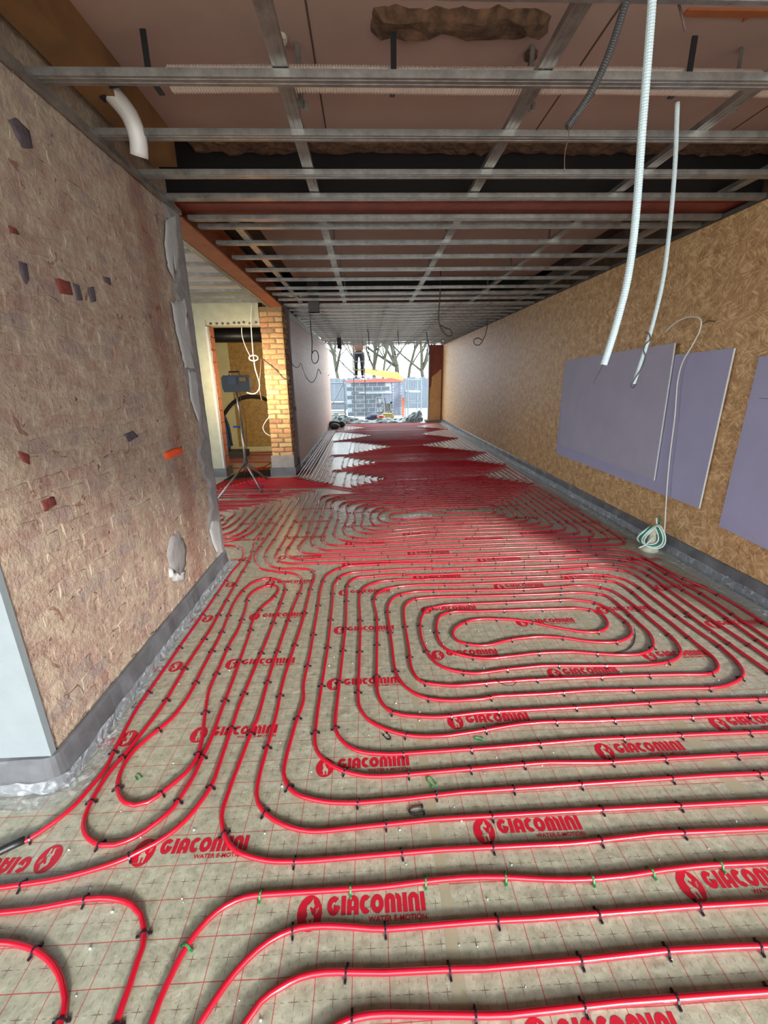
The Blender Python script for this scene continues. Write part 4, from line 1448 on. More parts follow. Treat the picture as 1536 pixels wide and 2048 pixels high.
# loose clips lying on the mat
LOOSE = MB()
for s_ in (-1, 1):
    LOOSE.tube([(s_ * 0.007, -0.014, 0.002), (s_ * 0.0075, 0.004, 0.002), (s_ * 0.005, 0.011, 0.002), (0, 0.014, 0.002)], 0.0017, 5)
    LOOSE.box(s_ * 0.007 - 0.003, s_ * 0.007 + 0.003, -0.016, -0.012, 0.0, 0.004)
lk = LOOSE.mesh('loose_clip', 'black', smooth=False)
lg = LOOSE.mesh('loose_clip', 'clip_green')
for me, (u, v), rz, sc, lab in ((lk, (832, 1622), 1.7, 1.9, 'black clip lying loose beside the brown seam line in front'), (lk, (775, 1474), -2.6, 1.4, 'black clip lying loose inside a pipe bend left of the seam'),
                                (lk, (1377, 1235), 1.5, 1.4, 'black clip lying loose between lengthwise pipes near the board wall'), (lg, (862, 1563), 0.5, 1.5, 'green clip lying loose on the seam line'),
                                (lg, (957, 1478), 1.2, 1.3, 'green clip lying loose under a cross pipe by the seam'), (lg, (276, 1554), 0.8, 1.1, 'small green clip lying inside the left hairpin loop'),
                                (lk, (398, 1222), 0.3, 1.2, 'black clip lying loose at the film edge by the brick wall'), (lk, (270, 1412), 2.9, 1.2, 'black clip sticking up beside the outermost pipe by the brick wall')):
    p = on_z(u, v, 0.002)
    o = inst(me, 'loose_clip', None, (p.x, p.y, 0.0005), (0, 0, rz), (sc, sc, sc))
    tag(o, lab, 'clip', 'loose clips on the floor')
o = MB().tube([on_z(u, v, 0.004) for u, v in ((1468, 1255), (1470, 1268), (1468, 1282), (1460, 1294), (1447, 1301), (1430, 1304))], 0.0025, 6)
o = MB().tube(catmull([on_z(1136 + x / 3.84, 1060 + y / 3.84, 0.004 + 0.012 * (i == 0)) for i, (x, y) in enumerate([(510, 755), (517, 800), (512, 850), (490, 895), (440, 930), (365, 943)])], 0.02), 0.0028, 6).build('wire_offcut', 'darkgrey', smooth=True)
tag(o, 'bent dark wire offcut beside the oval centre of the nearest spiral', 'wire')
o = MB().tube(catmull([on_z(936 + x / 2.56, 1000 + y / 2.56, 0.02) for x, y in [(140, 908), (160, 935), (190, 948), (225, 950), (250, 930)]], 0.02), 0.002, 6).build('wire_offcut', 'black', smooth=True)
tag(o, 'thin black tie hooked over a cross pipe', 'wire')
# crumbs of white insulation
m = MB()
for k in range(220):
    x, y = random.uniform(-1.1, 2.3), random.uniform(0.6, 3.6)
    s_ = random.uniform(0.0015, 0.0045)
    m.sphere((x, y, s_ * 0.6), s_, 5, 3)
o = m.build('foam_crumbs', 'cond_white')
tag(o, 'white foam crumbs scattered over the mat', kind='stuff', cat='crumbs')

# ================================================================== EDGE STRIPS AND CLEAR FILM
def strip(name, path, h, t, label):
    """upright foam strip along a floor path (list of xy), thickness to the left of travel"""
    m = MB()
    rows = []
    for i, (x, y) in enumerate(path):
        a = path[max(i - 1, 0)]
        b = path[min(i + 1, len(path) - 1)]
        dx, dy = b[0] - a[0], b[1] - a[1]
        L = math.hypot(dx, dy) or 1
        nx, ny = -dy / L, dx / L
        w = 0.004 * math.sin(i * 0.7) + random.uniform(-.002, .002)
        rows.append([(x, y, 0), (x + nx * (t + 0.014 + w), y + ny * (t + 0.014 + w), 0), (x + nx * (t + 0.006 + w), y + ny * (t + 0.006 + w), h * 0.5),
                     (x + nx * (t + w), y + ny * (t + w), h * 0.93), (x + nx * t * 0.6, y + ny * t * 0.6, h + w * 0.7), (x, y, h)])
    for a, b in zip(rows, rows[1:]):
        for k in range(5):
            m.poly([a[k], a[k + 1], b[k + 1], b[k]])
    m.poly(rows[0])
    m.poly(rows[-1][::-1])
    o = m.build(name, 'foam', smooth=True)
    tag(o, label, 'foam strip', 'grey foam edge strips')
    return o


def film(path, t, wid, h, label, seed):
    """clear crinkled film flap lying from the strip onto the mat"""
    r = random.Random(seed)
    m = MB()
    cols = 9
    rows = []
    for i, (x, y) in enumerate(path):
        a = path[max(i - 1, 0)]
        b = path[min(i + 1, len(path) - 1)]
        dx, dy = b[0] - a[0], b[1] - a[1]
        L = math.hypot(dx, dy) or 1
        nx, ny = -dy / L, dx / L
        row = []
        for k in range(cols):
            f = k / (cols - 1)
            if f < 0.25:
                d, z = t + 0.02 + 0.01 * f, h * (1 - f / 0.25) + 0.004
            else:
                g = (f - 0.25) / 0.75
                d, z = t + 0.024 + wid * g, 0.004 + 0.022 * math.sin(math.pi * min(1, g * 1.3)) * r.uniform(0.2, 1.0) * (1 - g)
            d += r.uniform(-.006, .006) * (1 if k else 0)
            z = max(0.0025, z + r.uniform(-.004, .004) * (0 if k == cols - 1 else 1))
            row.append((x + nx * d + r.uniform(-.006, .006), y + ny * d + r.uniform(-.006, .006), z))
        rows.append(row)
    for a, b in zip(rows, rows[1:]):
        for k in range(cols - 1):
            m.poly([a[k], a[k + 1], b[k + 1], b[k]])
    o = m.build('film_flap', 'film', smooth=True)
    tag(o, label, 'plastic film', 'clear film flaps of the edge strips')
    return o


def dense(pts, st):
    out = []
    for a, b in zip(pts, pts[1:]):
        n = max(1, int(math.hypot(b[0] - a[0], b[1] - a[1]) / st))
        out += [(a[0] + (b[0] - a[0]) * i / n, a[1] + (b[1] - a[1]) * i / n) for i in range(n)]
    return out + [pts[-1]]


# path direction chosen so that the room lies to the left of travel
pr = dense([(XR, 1.7), (XR, 15.8)], 0.05)
strip('edge_strip', [(XR, 1.65)] + pr, 0.142, 0.022, 'grey foam edge strip along the strand board wall')
film(pr, 0.022, 0.12, 0.07, 'crinkled clear film flap along the strand board wall', 1)
pl = fillet([(-1.75, 1.37, 0), (XL, 1.37, 0), (XL, 3.52, 0), (-2.2, 3.52, 0)], 0.035, 5)
pl = dense([(p.x, p.y) for p in pl], 0.04)[::-1]
strip('edge_strip', pl, 0.148, 0.022, 'dark grey foam edge strip wrapped round the stripped brick wall')
film(pl, 0.022, 0.07, 0.06, 'clear film flap at the foot of the stripped brick wall', 2)
pp = dense([(XL, 15.9), (XL, 7.68)], 0.06)
strip('edge_strip', pp, 0.05, 0.008, 'low foam edge strip along the long partition')
film(pp, 0.008, 0.22, 0.05, 'wide shiny film flap along the long partition', 3)

# ================================================================== PLASTERBOARDS ON THE RIGHT WALL
def board(name, yz, x0, x1, label, face='gypsum'):
    """leaning sheet: four (y,z) corners, face towards the room"""
    o = empty(name, (x1, sum(p[0] for p in yz) / 4, min(p[1] for p in yz)), label, 'plasterboard', 'mauve plasterboards on the strand board wall')
    MB().prism([(x0, y, z) for y, z in yz], (x1 - x0, 0, 0)).build('core', 'gypsum_core', o)
    cy, cz = sum(p[0] for p in yz) / 4, sum(p[1] for p in yz) / 4
    MB().prism([(x0 - 0.0008, cy + (y - cy) * 0.9995, cz + (z - cz) * 0.9995) for y, z in yz], (0.0006, 0, 0)).build('paper_face', face, o)
    return o


q = [on_x(u, v, 2.712) for u, v in ((1468, 696), (1397, 1017), (1112, 907), (1128, 735))]
board('plasterboard', [(p.y, p.z) for p in q], 2.714, 2.7275, 'long mauve plasterboard offcut behind the shorter one on the wall')
q = [on_x(u, v, 2.690) for u, v in ((1349, 686), (1307, 961), (1119, 889), (1131, 721))]
board('plasterboard', [(p.y, p.z) for p in q], 2.692, 2.7045, 'shorter mauve plasterboard offcut lying over the long one', 'gypsum_grey')
q = [on_x(u, v, 2.712) for u, v in ((1518, 713), (1437, 1052))]
board('plasterboard', [(q[0].y, q[0].z), (q[1].y, q[1].z), (1.72, 0.34), (1.72, 1.63)], 2.714, 2.7275, 'mauve plasterboard at the edge of the picture with a pencil line')
o = MB().box(2.7125, 2.7132, 2.2, 2.95, 1.376, 1.379).build('pencil_line', 'darkgrey')
tag(o, 'thin dark pencil line on the plasterboard at the picture edge', 'line')


# ================================================================== CABLES
def cable(name, pts, r, mat, label, cat='cable', group=None, n=8, ribs=0.0, step=0.02, parent=None):
    pts = [Vector(p) for p in pts]
    if name == 'loose_cable' and group and pts[0].z < 2.9:
        pts = [Vector((pts[0].x, pts[0].y, 2.81 if pts[0].y > 7.45 else 2.96))] + pts
    path = catmull(pts, step)
    rs = None
    if ribs:
        fine = []
        for a, b in zip(path, path[1:]):
            k = max(1, int((b - a).length / (ribs / 2)))
            fine += [a.lerp(b, i / k) for i in range(k)]
        fine.append(path[-1])
        path = fine
        rs = [r if i % 2 else r * 0.9 for i in range(len(path))]
    o = MB().tube(path, r, n, rs=rs).build(name, mat, parent, smooth=not ribs, at=None if parent else tuple(path[0]))
    if parent is None:
        tag(o, label, cat, group)
    return o


g_c = 'cables hanging from the ceiling grid'
# big white conduit close to the camera
pts = [on_y(u, v, 1.35) for u, v in ((1300, 60), (1285, 250), (1270, 450), (1255, 560), (1240, 622), (1222, 685), (1207, 730))]
pts = [Vector((pts[0].x - 0.03, 1.35, 2.72))] + pts
o = cable('hanging_conduit', pts, 0.0105, 'cond_white', 'thick white ribbed conduit hanging nearest to the camera', 'conduit', g_c, 12, ribs=0.006)
t0 = pts[-1]
MB().tube([t0 + Vector((0.004, 0, 0.01)), on_y(1203, 738, 1.35), on_y(1188, 766, 1.35)], 0.0022, 6).build('wire_end', 'darkgrey', o)['label'] = 'dark wire ends'
# second conduit
pts = [on_y(u, v, 2.3) for u, v in ((1355, 205), (1350, 330), (1340, 450), (1326, 560), (1305, 650), (1285, 715), (1267, 768))]
o = cable('hanging_conduit', pts, 0.0098, 'cond_white', 'thinner white conduit hanging in front of the mauve plasterboard', 'conduit', g_c, 10, ribs=0.006)
MB().tube(catmull([on_y(u, v, 2.285) for u, v in ((1290, 664), (1299, 668), (1300, 680), (1291, 688), (1287, 700), (1291, 712), (1284, 735), (1268, 760), (1262, 772), (1266, 776), (1272, 768))], 0.01), 0.003, 6).build('wire_end', 'darkgrey', o, smooth=True)['label'] = 'dark wire wound round the conduit'
# thin white cable at the wall
pts = [on_x(u, v, 2.682) for u, v in ((1330, 664), (1352, 645), (1378, 634), (1402, 640), (1400, 660), (1385, 690), (1365, 725), (1356, 760), (1350, 830), (1338, 930), (1332, 1010), (1329, 1066))]
cable('wall_cable', pts, 0.0055, 'cable_white', 'thin white cable running down over the mauve plasterboards', 'cable', None, 8)
pts = [on_x(u, v, 2.70) for u, v in ((1430, 643), (1415, 642), (1404, 648))]
cable('wall_cable', pts, 0.003, 'darkgrey', 'short dark cable stub on the strand board above the plasterboards', 'cable', None, 6)
# dark ribbed cable near the top
pts = [on_y(u, v, 1.75) for u, v in ((1253, 0), (1228, 80), (1200, 150), (1170, 205), (1135, 255))]
pts = [pts[0] + (pts[0] - pts[1]) * 0.6] + pts
o = cable('dark_conduit', pts, 0.0125, 'darkgrey', 'dark grey ribbed conduit ending in a point under the grid', 'conduit', g_c, 10, ribs=0.007)
MB().tube(catmull([on_y(u, v, 1.74) for u, v in ((1190, 188), (1178, 205), (1160, 225), (1138, 252), (1138, 268), (1130, 305), (1129, 342))], 0.01), 0.0016, 5).build('wire_end', 'copper', o, smooth=True)['label'] = 'thin bare wire'
pts = [on_y(u, v, 1.8) for u, v in ((1352, -20), (1358, 10), (1366, 40), (1370, 62))]
cable('loose_cable', pts, 0.004, 'steel_brown', 'short dark red wire dangling at the top edge', 'cable', g_c, 6)
# loops hanging in the room
def loop_pts(y, start, end, c, rx, ry, a0, turns):
    out = [on_y(*start, y), on_y((start[0] + end[0]) / 2 + 1, (start[1] + end[1]) / 2, y), on_y(*end, y)]
    n = int(14 * turns)
    for i in range(n + 1):
        a = math.radians(a0) + 2 * math.pi * turns * i / n
        p = on_y(c[0] + rx * math.cos(a), c[1] + ry * math.sin(a), y + 0.01 * i / n)
        out.append(p)
    return out


cable('loose_cable', [on_y(u, v, 6.4) for u, v in ((880, 588), (878, 620), (878, 645), (884, 660), (896, 672), (904, 670), (901, 660), (890, 655), (880, 650))], 0.008, 'darkgrey', 'thick dark cable with a drooping loop below the middle of the grid', 'cable', g_c, 6)
cable('loose_cable', [on_y(u, v, 9.2) for u, v in ((975, 648), (972, 665), (966, 680), (958, 690), (949, 688), (948, 680), (956, 676), (964, 680))], 0.008, 'darkgrey', 'dark cable loop hanging beside the strand board wall', 'cable', g_c, 6)
cable('loose_cable', loop_pts(9.4, (622, 660), (624, 700), (630, 714), 7, 13, -150, 1.1), 0.009, 'black', 'black cable coiled in a ring before the long partition', 'cable', g_c, 6)
cable('loose_cable', [on_y(u, v, 11.0) for u, v in ((734, 652), (737, 670), (738, 690), (737, 703), (740, 712), (737, 722))], 0.010, 'darkgrey', 'dark cable with a kinked end before the garden opening', 'cable', g_c, 6)
cable('loose_cable', [on_y(u, v, 11.5) for u, v in ((795, 650), (796, 672), (797, 695), (791, 703), (789, 708), (794, 709), (798, 700))], 0.009, 'darkgrey', 'dark cable with a small loop before the garden trees', 'cable', g_c, 6)
cable('loose_cable', [on_y(u, v, 11.8) for u, v in ((850, 648), (853, 665), (856, 685), (859, 700), (857, 710))], 0.010, 'darkgrey', 'dark cable hanging beside the reddish wall stub', 'cable', g_c, 6)
cable('loose_cable', [on_y(u, v, 13.5) for u, v in ((678, 690), (678, 710), (676, 730), (668, 744), (656, 751))], 0.007, 'darkgrey', 'thin cable sagging across the left of the garden opening', 'cable', g_c, 6)
cable('loose_cable', [on_y(u, v, 14.0) for u, v in ((725, 690), (727, 710), (734, 728), (744, 738), (755, 741))], 0.007, 'darkgrey', 'thin cable sagging right of the person on the ladder', 'cable', g_c, 6)
cable('loose_cable', [on_y(u, v, 14.0) for u, v in ((812, 688), (811, 710), (808, 722), (800, 728), (793, 731))], 0.007, 'darkgrey', 'thin cable curling left before the garden trees', 'cable', g_c, 6)
cable('loose_cable', [on_y(u, v, 7.5) for u, v in ((581, 722), (586, 730), (592, 735), (598, 733), (601, 726), (606, 740), (614, 757), (624, 765), (632, 755), (637, 738), (642, 748))], 0.006, 'black', 'black cable zigzagging from the steel post along the partition', 'cable', None, 6)
for u0, u1, v0, v1, y, lab in ((618, 639, 560, 625, 7.2, 'dark grey box section hanging below the grid above the partition'), (675, 683, 668, 697, 13.0, 'small dark grey box section hanging near the garden opening')):
    a, b = on_y(u0, v1, y), on_y(u1, v1, y)
    o = MB().box(a.x, b.x, y - 0.05, y + 0.05, a.z, 3.03 if y < 7.4 else 2.81).box(a.x - 0.004, b.x + 0.004, y - 0.054, y + 0.054, a.z, a.z + 0.02).build('duct_drop', 'darkgrey')
    tag(o, lab, 'duct', 'dark duct sections hanging below the grid')

# things above the grid
o = cable('flexible_duct', [(-0.80, 2.32, 2.775), (-0.2, 2.31, 2.775), (0.5, 2.31, 2.772), (1.1, 2.31, 2.778), (1.8, 2.31, 2.772), (2.7, 2.31, 2.775)], 0.046, 'duct', 'white ribbed duct laid across above the first grid channels', 'duct', None, 12, ribs=0.012, step=0.1)
for x in (-0.86, 0.15, 1.42, 1.78):
    MB().box(x - 0.012, x + 0.012, 2.25, 2.256, 2.74, 2.90).box(x - 0.012, x + 0.012, 2.25, 2.37, 2.744, 2.75).build('strap', 'black', o)['label'] = 'black fixing strap'
o = empty('waste_pipe', (-1.09, 2.52, 2.62), 'white plastic waste pipe elbow with a black collar beside the brick wall', 'pipe fitting')
MB().tube(catmull([(-1.15, 2.46, 2.83), (-1.12, 2.48, 2.80), (-1.075, 2.51, 2.74), (-1.065, 2.54, 2.66), (-1.08, 2.56, 2.60)], 0.02), 0.04, 12).build('elbow', 'white_pvc', o, smooth=True)
MB().tube([(-1.20, 2.44, 2.86), (-1.13, 2.475, 2.81)], 0.052, 12).build('collar', 'black', o, smooth=True)
o = MB().tube([(-1.22, 2.42, 2.80), (-0.85, 2.40, 2.83)], 0.02, 8).build('black_pipe', 'black', smooth=True)
tag(o, 'black pipe stub above the first channel by the brick wall', 'pipe fitting')
for i, (u, v) in enumerate(((560, 75), (1062, 108))):
    p = on_z(u, v, 2.945)
    o = MB().cyl((p.x, p.y, 2.949), (p.x, p.y, 2.93), 0.03, 10).cyl((p.x, p.y, 2.93), (p.x, p.y, 2.90), 0.012, 8).build('ceiling_fixing', 'screed' if i == 0 else 'dark_wood')
    tag(o, ('round cream fixing disc beside the long carrier channel', 'dark fixing bolt under the ceiling board before the duct')[i], 'fixing')

# cable coil on a cement dollop at the wall
p = on_z(1300, 1100, 0)
cx, cy = p.x, p.y
o = empty('cable_coil', (cx, cy, 0), 'coil of pale and green cable standing in cement by the board wall', 'cable coil')
MB().tube([(cx, cy, 0.0), (cx, cy, 0.03), (cx + 0.005, cy, 0.1), (cx, cy, 0.2)], 0.03, 10, rs=[0.085, 0.05, 0.034, 0.02]).build('cement_foot', 'screed', o, smooth=True)
for i in range(4):
    pts = []
    for j in range(17):
        a = 2 * math.pi * j / 16 + i
        pts.append((cx - 0.06 + 0.09 * math.cos(a) + 0.012 * i, cy - 0.03 - 0.014 * i + 0.03 * math.sin(a * 2), 0.155 + (0.085 + 0.008 * i) * math.sin(a)))
    MB().tube(catmull(pts, 0.01), 0.0068, 8).build('cable_turn', 'green_cable' if i == 1 else 'mint_cable', o, smooth=True)
for dx, mt, hgt in ((0.0, 'green_cable', 0.33), (-0.02, 'mint_cable', 0.315)):
    MB().tube(catmull([(cx + 0.03 + dx, cy, 0.12), (cx + 0.035 + dx, cy - 0.01, 0.22), (cx + 0.03 + dx * 1.6, cy - 0.01, hgt)], 0.02), 0.0068, 8).build('cable_tail', mt, o, smooth=True)
MB().tube(catmull([(cx - 0.03, cy - 0.05, 0.15), (cx - 0.09, cy - 0.06, 0.08), (cx - 0.15, cy - 0.06, 0.05)], 0.02), 0.0068, 8).build('cable_tail', 'mint_cable', o, smooth=True)

# ================================================================== WORK LAMP ON TRIPOD
hx, hy = -1.77, 6.2
lamp = empty('work_lamp', (hx, hy, 0), 'black work lamp on a grey tripod in front of the doorway', 'work lamp')
hub = Vector((hx, hy, 0.42))
feet = [(-1.55, 6.06), (-2.06, 5.66), (-1.66, 6.92)]
for fx, fy in feet:
    lg_ = MB().tube([hub, Vector((fx, fy, 0.012))], 0.014, 8).build('leg', 'galv', lamp, smooth=True)
    MB().sphere((fx, fy, 0.016), 0.016, 8, 5).build('rubber_foot', 'black', lg_, smooth=True)
MB().tube([hub + Vector((0, 0, -0.04)), (hx, hy, 0.95)], 0.019, 10).build('lower_pole', 'galv', lamp, smooth=True)
MB().tube([(hx, hy, 0.95), (hx - 0.02, hy, 1.42)], 0.013, 10).build('upper_pole', 'galv', lamp, smooth=True)
MB().cyl((hx, hy, 0.36), (hx, hy, 0.48), 0.03, 10).build('hub', 'darkgrey', lamp)
k = MB().cyl((hx - 0.02, hy, 0.93), (hx - 0.10, hy - 0.02, 0.935), 0.014, 8)
k.sphere((hx - 0.10, hy - 0.02, 0.935), 0.02, 8, 5, (1.6, 1, 0.7)).build('clamp_knob', 'blue', lamp, smooth=True)
head = MB()
zt, zb = 1.625, 1.405
head.prism([(hx - 0.165, hy - 0.06, zb), (hx + 0.165, hy - 0.06, zb), (hx + 0.185, hy - 0.06, zb + 0.05), (hx + 0.185, hy - 0.06, zt - 0.03), (hx + 0.16, hy - 0.06, zt), (hx - 0.16, hy - 0.06, zt), (hx - 0.185, hy - 0.06, zt - 0.03), (hx - 0.185, hy - 0.06, zb + 0.05)], (0, 0.13, 0))
hd = head.build('lamp_housing', 'black', lamp)
MB().box(hx + 0.06, hx + 0.15, hy - 0.075, hy - 0.06, zt - 0.08, zt - 0.03).build('label_plate', 'ply', hd)
MB().box(hx - 0.10, hx + 0.02, hy - 0.074, hy - 0.06, zb + 0.10, zt - 0.02).build('switch_box', 'navy', hd)
MB().tube([(hx - 0.09, hy, zt), (hx - 0.09, hy, zt + 0.045), (hx + 0.05, hy, zt + 0.045), (hx + 0.05, hy, zt)], 0.011, 8).build('handle', 'black', hd)
MB().box(hx - 0.15, hx + 0.15, hy + 0.0705, hy + 0.074, zb + 0.04, zt - 0.04).build('lens', 'lens', hd)
MB().tube(catmull([(hx + 0.03, hy - 0.02, 1.40), (hx + 0.06, hy, 1.0), (hx + 0.03, hy + 0.02, 0.6), (hx - 0.05, hy + 0.06, 0.25), (hx - 0.02, hy + 0.18, 0.03), (hx + 0.10, hy + 0.25, 0.02), (hx + 0.17, hy + 0.12, 0.02), (hx + 0.05, hy + 0.03, 0.02), (hx - 0.1, hy + 0.1, 0.02)], 0.03), 0.004, 6).build('power_cord', 'black', lamp, smooth=True)
ld = bpy.data.lights.new('work_lamp_light', 'AREA')
ld.shape = 'RECTANGLE'
ld.size, ld.size_y = 0.3, 0.14
ld.energy = 3.3
ld.spread = math.radians(115)
ld.color = (1.0, 0.84, 0.58)
lo = bpy.data.objects.new('work_lamp_light', ld)
COL.objects.link(lo)
lo.parent = lamp
lo.location = (0.0, 0.085, (zt + zb) / 2)
lo.rotation_euler = Vector((0.05, 1, -0.02)).to_track_quat('-Z', 'Y').to_euler()

# cables at the doorway
cable('door_cable', [on_y(u, v, 7.12) for u, v in ((504, 608), (502, 640), (504, 680), (507, 715), (511, 740), (516, 756), (519, 768), (518, 778), (512, 786), (504, 788), (494, 785))], 0.008, 'cable_white', 'white cable hanging down the right of the doorway', 'cable', None, 8)
cable('door_cable', [on_y(u, v, 7.30) for u, v in ((483, 654), (484, 670), (489, 688), (497, 706), (501, 713))], 0.006, 'cable_white', 'thin white cable holding a ring in the doorway', 'cable', None, 6)
ring_ = [on_y(507 + 9 * math.cos(a), 716 + 5.5 * math.sin(a), 7.29) for a in [2 * math.pi * i / 20 for i in range(21)]]
o = MB().tube(ring_, 0.010, 8).build('lamp_ring', 'white_pvc', smooth=True)
tag(o, 'pale ring hanging from a thin cable in the doorway', 'ring')
cable('door_cable', [on_y(u, v, 7.14) for u, v in ((522, 716), (521, 740), (519, 768), (520, 785), (524, 803))], 0.005, 'copper', 'thin copper coloured cable beside the white door cable', 'cable', None, 6)
cable('door_cable', [on_y(u, v, 7.235) for u, v in ((524, 718), (540, 730), (556, 744), (566, 756), (577, 759), (579, 753))], 0.006, 'darkgrey', 'dark cable slung across the yellow brick pier', 'cable', None, 6)
cable('door_cable', [on_y(u, v, 7.245) for u, v in ((540, 832), (530, 845), (526, 856), (531, 866), (541, 872))], 0.006, 'cable_white', 'white cable bow sticking out of the brick pier', 'cable', None, 6)

# things in the lamplit room
cable('black_pipe', [Vector((-3.3, 9.6, 0.02))] + [on_y(u, v, 9.6) for u, v in ((442, 842), (452, 822), (466, 805), (484, 795), (504, 792), (520, 794), (532, 799))], 0.035, 'black', 'thick black pipe bow against the wall of the lamplit room', 'pipe', None, 8, step=0.1)
o = MB().tube([(-4.3, 9.3, 2.42), (-1.52, 9.3, 2.42)], 0.13, 14).build('vent_duct', 'black', smooth=True)
tag(o, 'big black duct under the ceiling of the lamplit room', 'duct')
bt_ = empty('blue_drum', (-3.06, 9.3, 0.12), 'blue pump unit with black hoses in the lamplit room', 'pump')
MB().tube([(-3.06, 9.3, 0.14), (-3.06, 9.3, 0.20), (-3.06, 9.3, 0.72), (-3.06, 9.3, 0.80)], 0.12, 14, rs=[0.10, 0.125, 0.125, 0.07]).build('tank', 'blue', bt_, smooth=True)
MB().tube(catmull([(-3.10, 9.2, 0.8), (-3.10, 9.2, 0.88), (-2.98, 9.18, 0.9), (-2.9, 9.18, 0.7), (-2.86, 9.16, 0.25)], 0.05), 0.022, 8).build('hose', 'black', bt_, smooth=True)
MB().box(-3.2, -2.6, 9.1, 9.5, 0.0, 0.13).build('base', 'darkgrey', bt_)

# ================================================================== GARDEN
GZ = -0.12
# tarpaulin rolled up at the opening
def tarp(pts_fn, nx, ny, name, label, seed):
    r = random.Random(seed)
    m = MB()
    vs = [pts_fn(i / nx, j / ny, r) for i in range(nx + 1) for j in range(ny + 1)]
    m.add(vs, [(i * (ny + 1) + j, (i + 1) * (ny + 1) + j, (i + 1) * (ny + 1) + j + 1, i * (ny + 1) + j + 1) for i in range(nx) for j in range(ny)])
    o = m.build(name, 'tarp', smooth=False)
    return tag(o, label, 'tarpaulin')


def tarp1(a, b, r):
    x = -1.33 + 3.40 * a
    hmp = 0.15 + 0.20 * max(0, 1 - a * 2.2) + 0.25 * math.exp(-((a - 0.93) / 0.13) ** 2) + 0.05 * math.sin(a * 14)
    s = math.sin(math.pi * min(1, b * 1.02))
    return (x + r.uniform(-.05, .05), 16.02 + 0.6 * b + r.uniform(-.04, .04), GZ * b + max(0.01 - GZ * 0, 0.02 + hmp * s + r.uniform(-.05, .05) * s))


tarp(tarp1, 44, 9, 'tarpaulin', 'crumpled grey green tarpaulin lying across the garden end', 3)
bk = empty('black_bag', (-1.15, 14.6, 0), 'black bag with a grey lid beside the partition end', 'bag')
MB().sphere((-1.07, 14.75, 0.13), 0.2, 12, 8, (1.15, 1, 0.65)).sphere((-0.86, 14.72, 0.12), 0.14, 10, 6, (1.0, 0.9, 0.85)).build('bag_body', 'black', bk, smooth=True)
MB().sphere((-1.06, 14.3, 0.10), 0.16, 12, 6, (1.1, 0.8, 0.6)).build('bag_lid', 'darkgrey', bk, smooth=True)

# concrete block shed wall
YS = 21.0
sh = empty('garden_shed', (1.0, YS, GZ), 'unfinished grey concrete block shed with pale joints in the garden', 'shed')
XS0, XS1, XS2 = on_y(694, 800, YS).x, on_y(784, 800, YS).x, on_y(804, 800, YS).x
MB().box(XS0, XS1, YS + 0.02, YS + 0.2, GZ, 1.42).build('joint_backing', 'block_joint', sh)
bl = MB().box(-0.185, 0.185, -0.012, 0.1, -0.08, 0.08).mesh('block', 'block')
xw0, xw1 = on_y(763, 800, YS).x, on_y(783, 800, YS).x
for r_ in range(8):
    c_ = 0
    x = XS0 + 0.2 - (0.2 if r_ % 2 else 0)
    while x < XS1 - 0.1:
        if x > XS0 + 0.1 and not (xw0 - 0.15 < x < xw1 + 0.1 and r_ < 5):
            inst(bl, 'block', sh, (x, YS + 0.02, GZ + 0.1 + r_ * 0.192))
        x += 0.41
MB().box(on_y(717, 778, YS).x, XS1, YS - 0.06, YS + 0.05, 0.90, 1.0).build('lintel', 'block_joint', sh)
wf = empty('window_frame', (0, 0, 0))
wf.parent = sh
wf.location = -ORG[sh]
for (a_, b_, c_, d_) in ((xw0, xw0 + 0.06, GZ, 0.9), (xw1 - 0.06, xw1, GZ, 0.9), (xw0, xw1, 0.44, 0.52), (xw0, xw1, 0.02, 0.07)):
    MB().box(a_, b_, YS - 0.04, YS + 0.04, c_, d_).build('bar', 'scaffold', wf)
MB().box(xw0 + 0.06, xw1 - 0.06, YS + 0.0, YS + 0.01, 0.07, 0.44).build('pane', 'darkgrey', wf)
MB().box(xw0 + 0.03, xw1 + 0.03, YS - 0.03, YS + 0.01, 0.52, 0.88).build('shutter', 'pale_brick', wf)
pb = MB().box(-0.1, 0.1, -0.012, 0.1, -0.026, 0.026).mesh('brick', 'pale_brick')
for r_ in range(24):
    x = XS1 + (0.1 if r_ % 2 else 0.2)
    while x < XS2 - 0.02:
        inst(pb, 'brick', sh, (x, YS - 0.05, GZ + 0.04 + r_ * 0.064))
        x += 0.215
MB().box(XS1 + 0.02, XS2, YS - 0.045, YS + 0.2, GZ, 1.42).build('pillar_core', 'block_joint', sh)
MB().prism([(XS0 - 0.1, YS - 0.1, 1.44), (XS2 + 0.1, YS - 0.1, 1.42), (XS2 + 0.1, YS - 0.1, 1.46), (1.2, YS - 0.1, 1.60), (XS0 - 0.1, YS - 0.1, 1.50)], (0, 0.08, 0)).build('roof_edge', 'red_edge', sh)
MB().prism([(XS0 + 0.3, YS, 1.98), (XS2 + 0.05, YS, 1.42), (XS2 + 0.05, YS, 1.60), (1.5, YS, 1.86), (XS0 + 0.3, YS, 2.12)], (0, 0.5, 0)).build('roof_insulation', 'yellow', sh)

# ladder with a person on it
lad = empty('ladder', (-0.25, 17.4, GZ), 'tall aluminium ladder leaning outside the opening with a person on it', 'ladder')


def ladder_pt(s, t):          # s -1..1 across, t height
    w = 0.235 - 0.012 * t
    return Vector((-0.26 + 0.03 * t * 0.2 + s * w, 17.40 - 0.25 * t, GZ + t))


for s in (-1, 1):
    MB().bar(ladder_pt(s, 0), ladder_pt(s, 4.2), 0.032, 0.07).build('stile', 'alu', lad)
for i in range(14):
    t = 0.28 + i * 0.29
    MB().cyl(ladder_pt(-1, t), ladder_pt(1, t), 0.019, 8).build('rung', 'alu', lad)

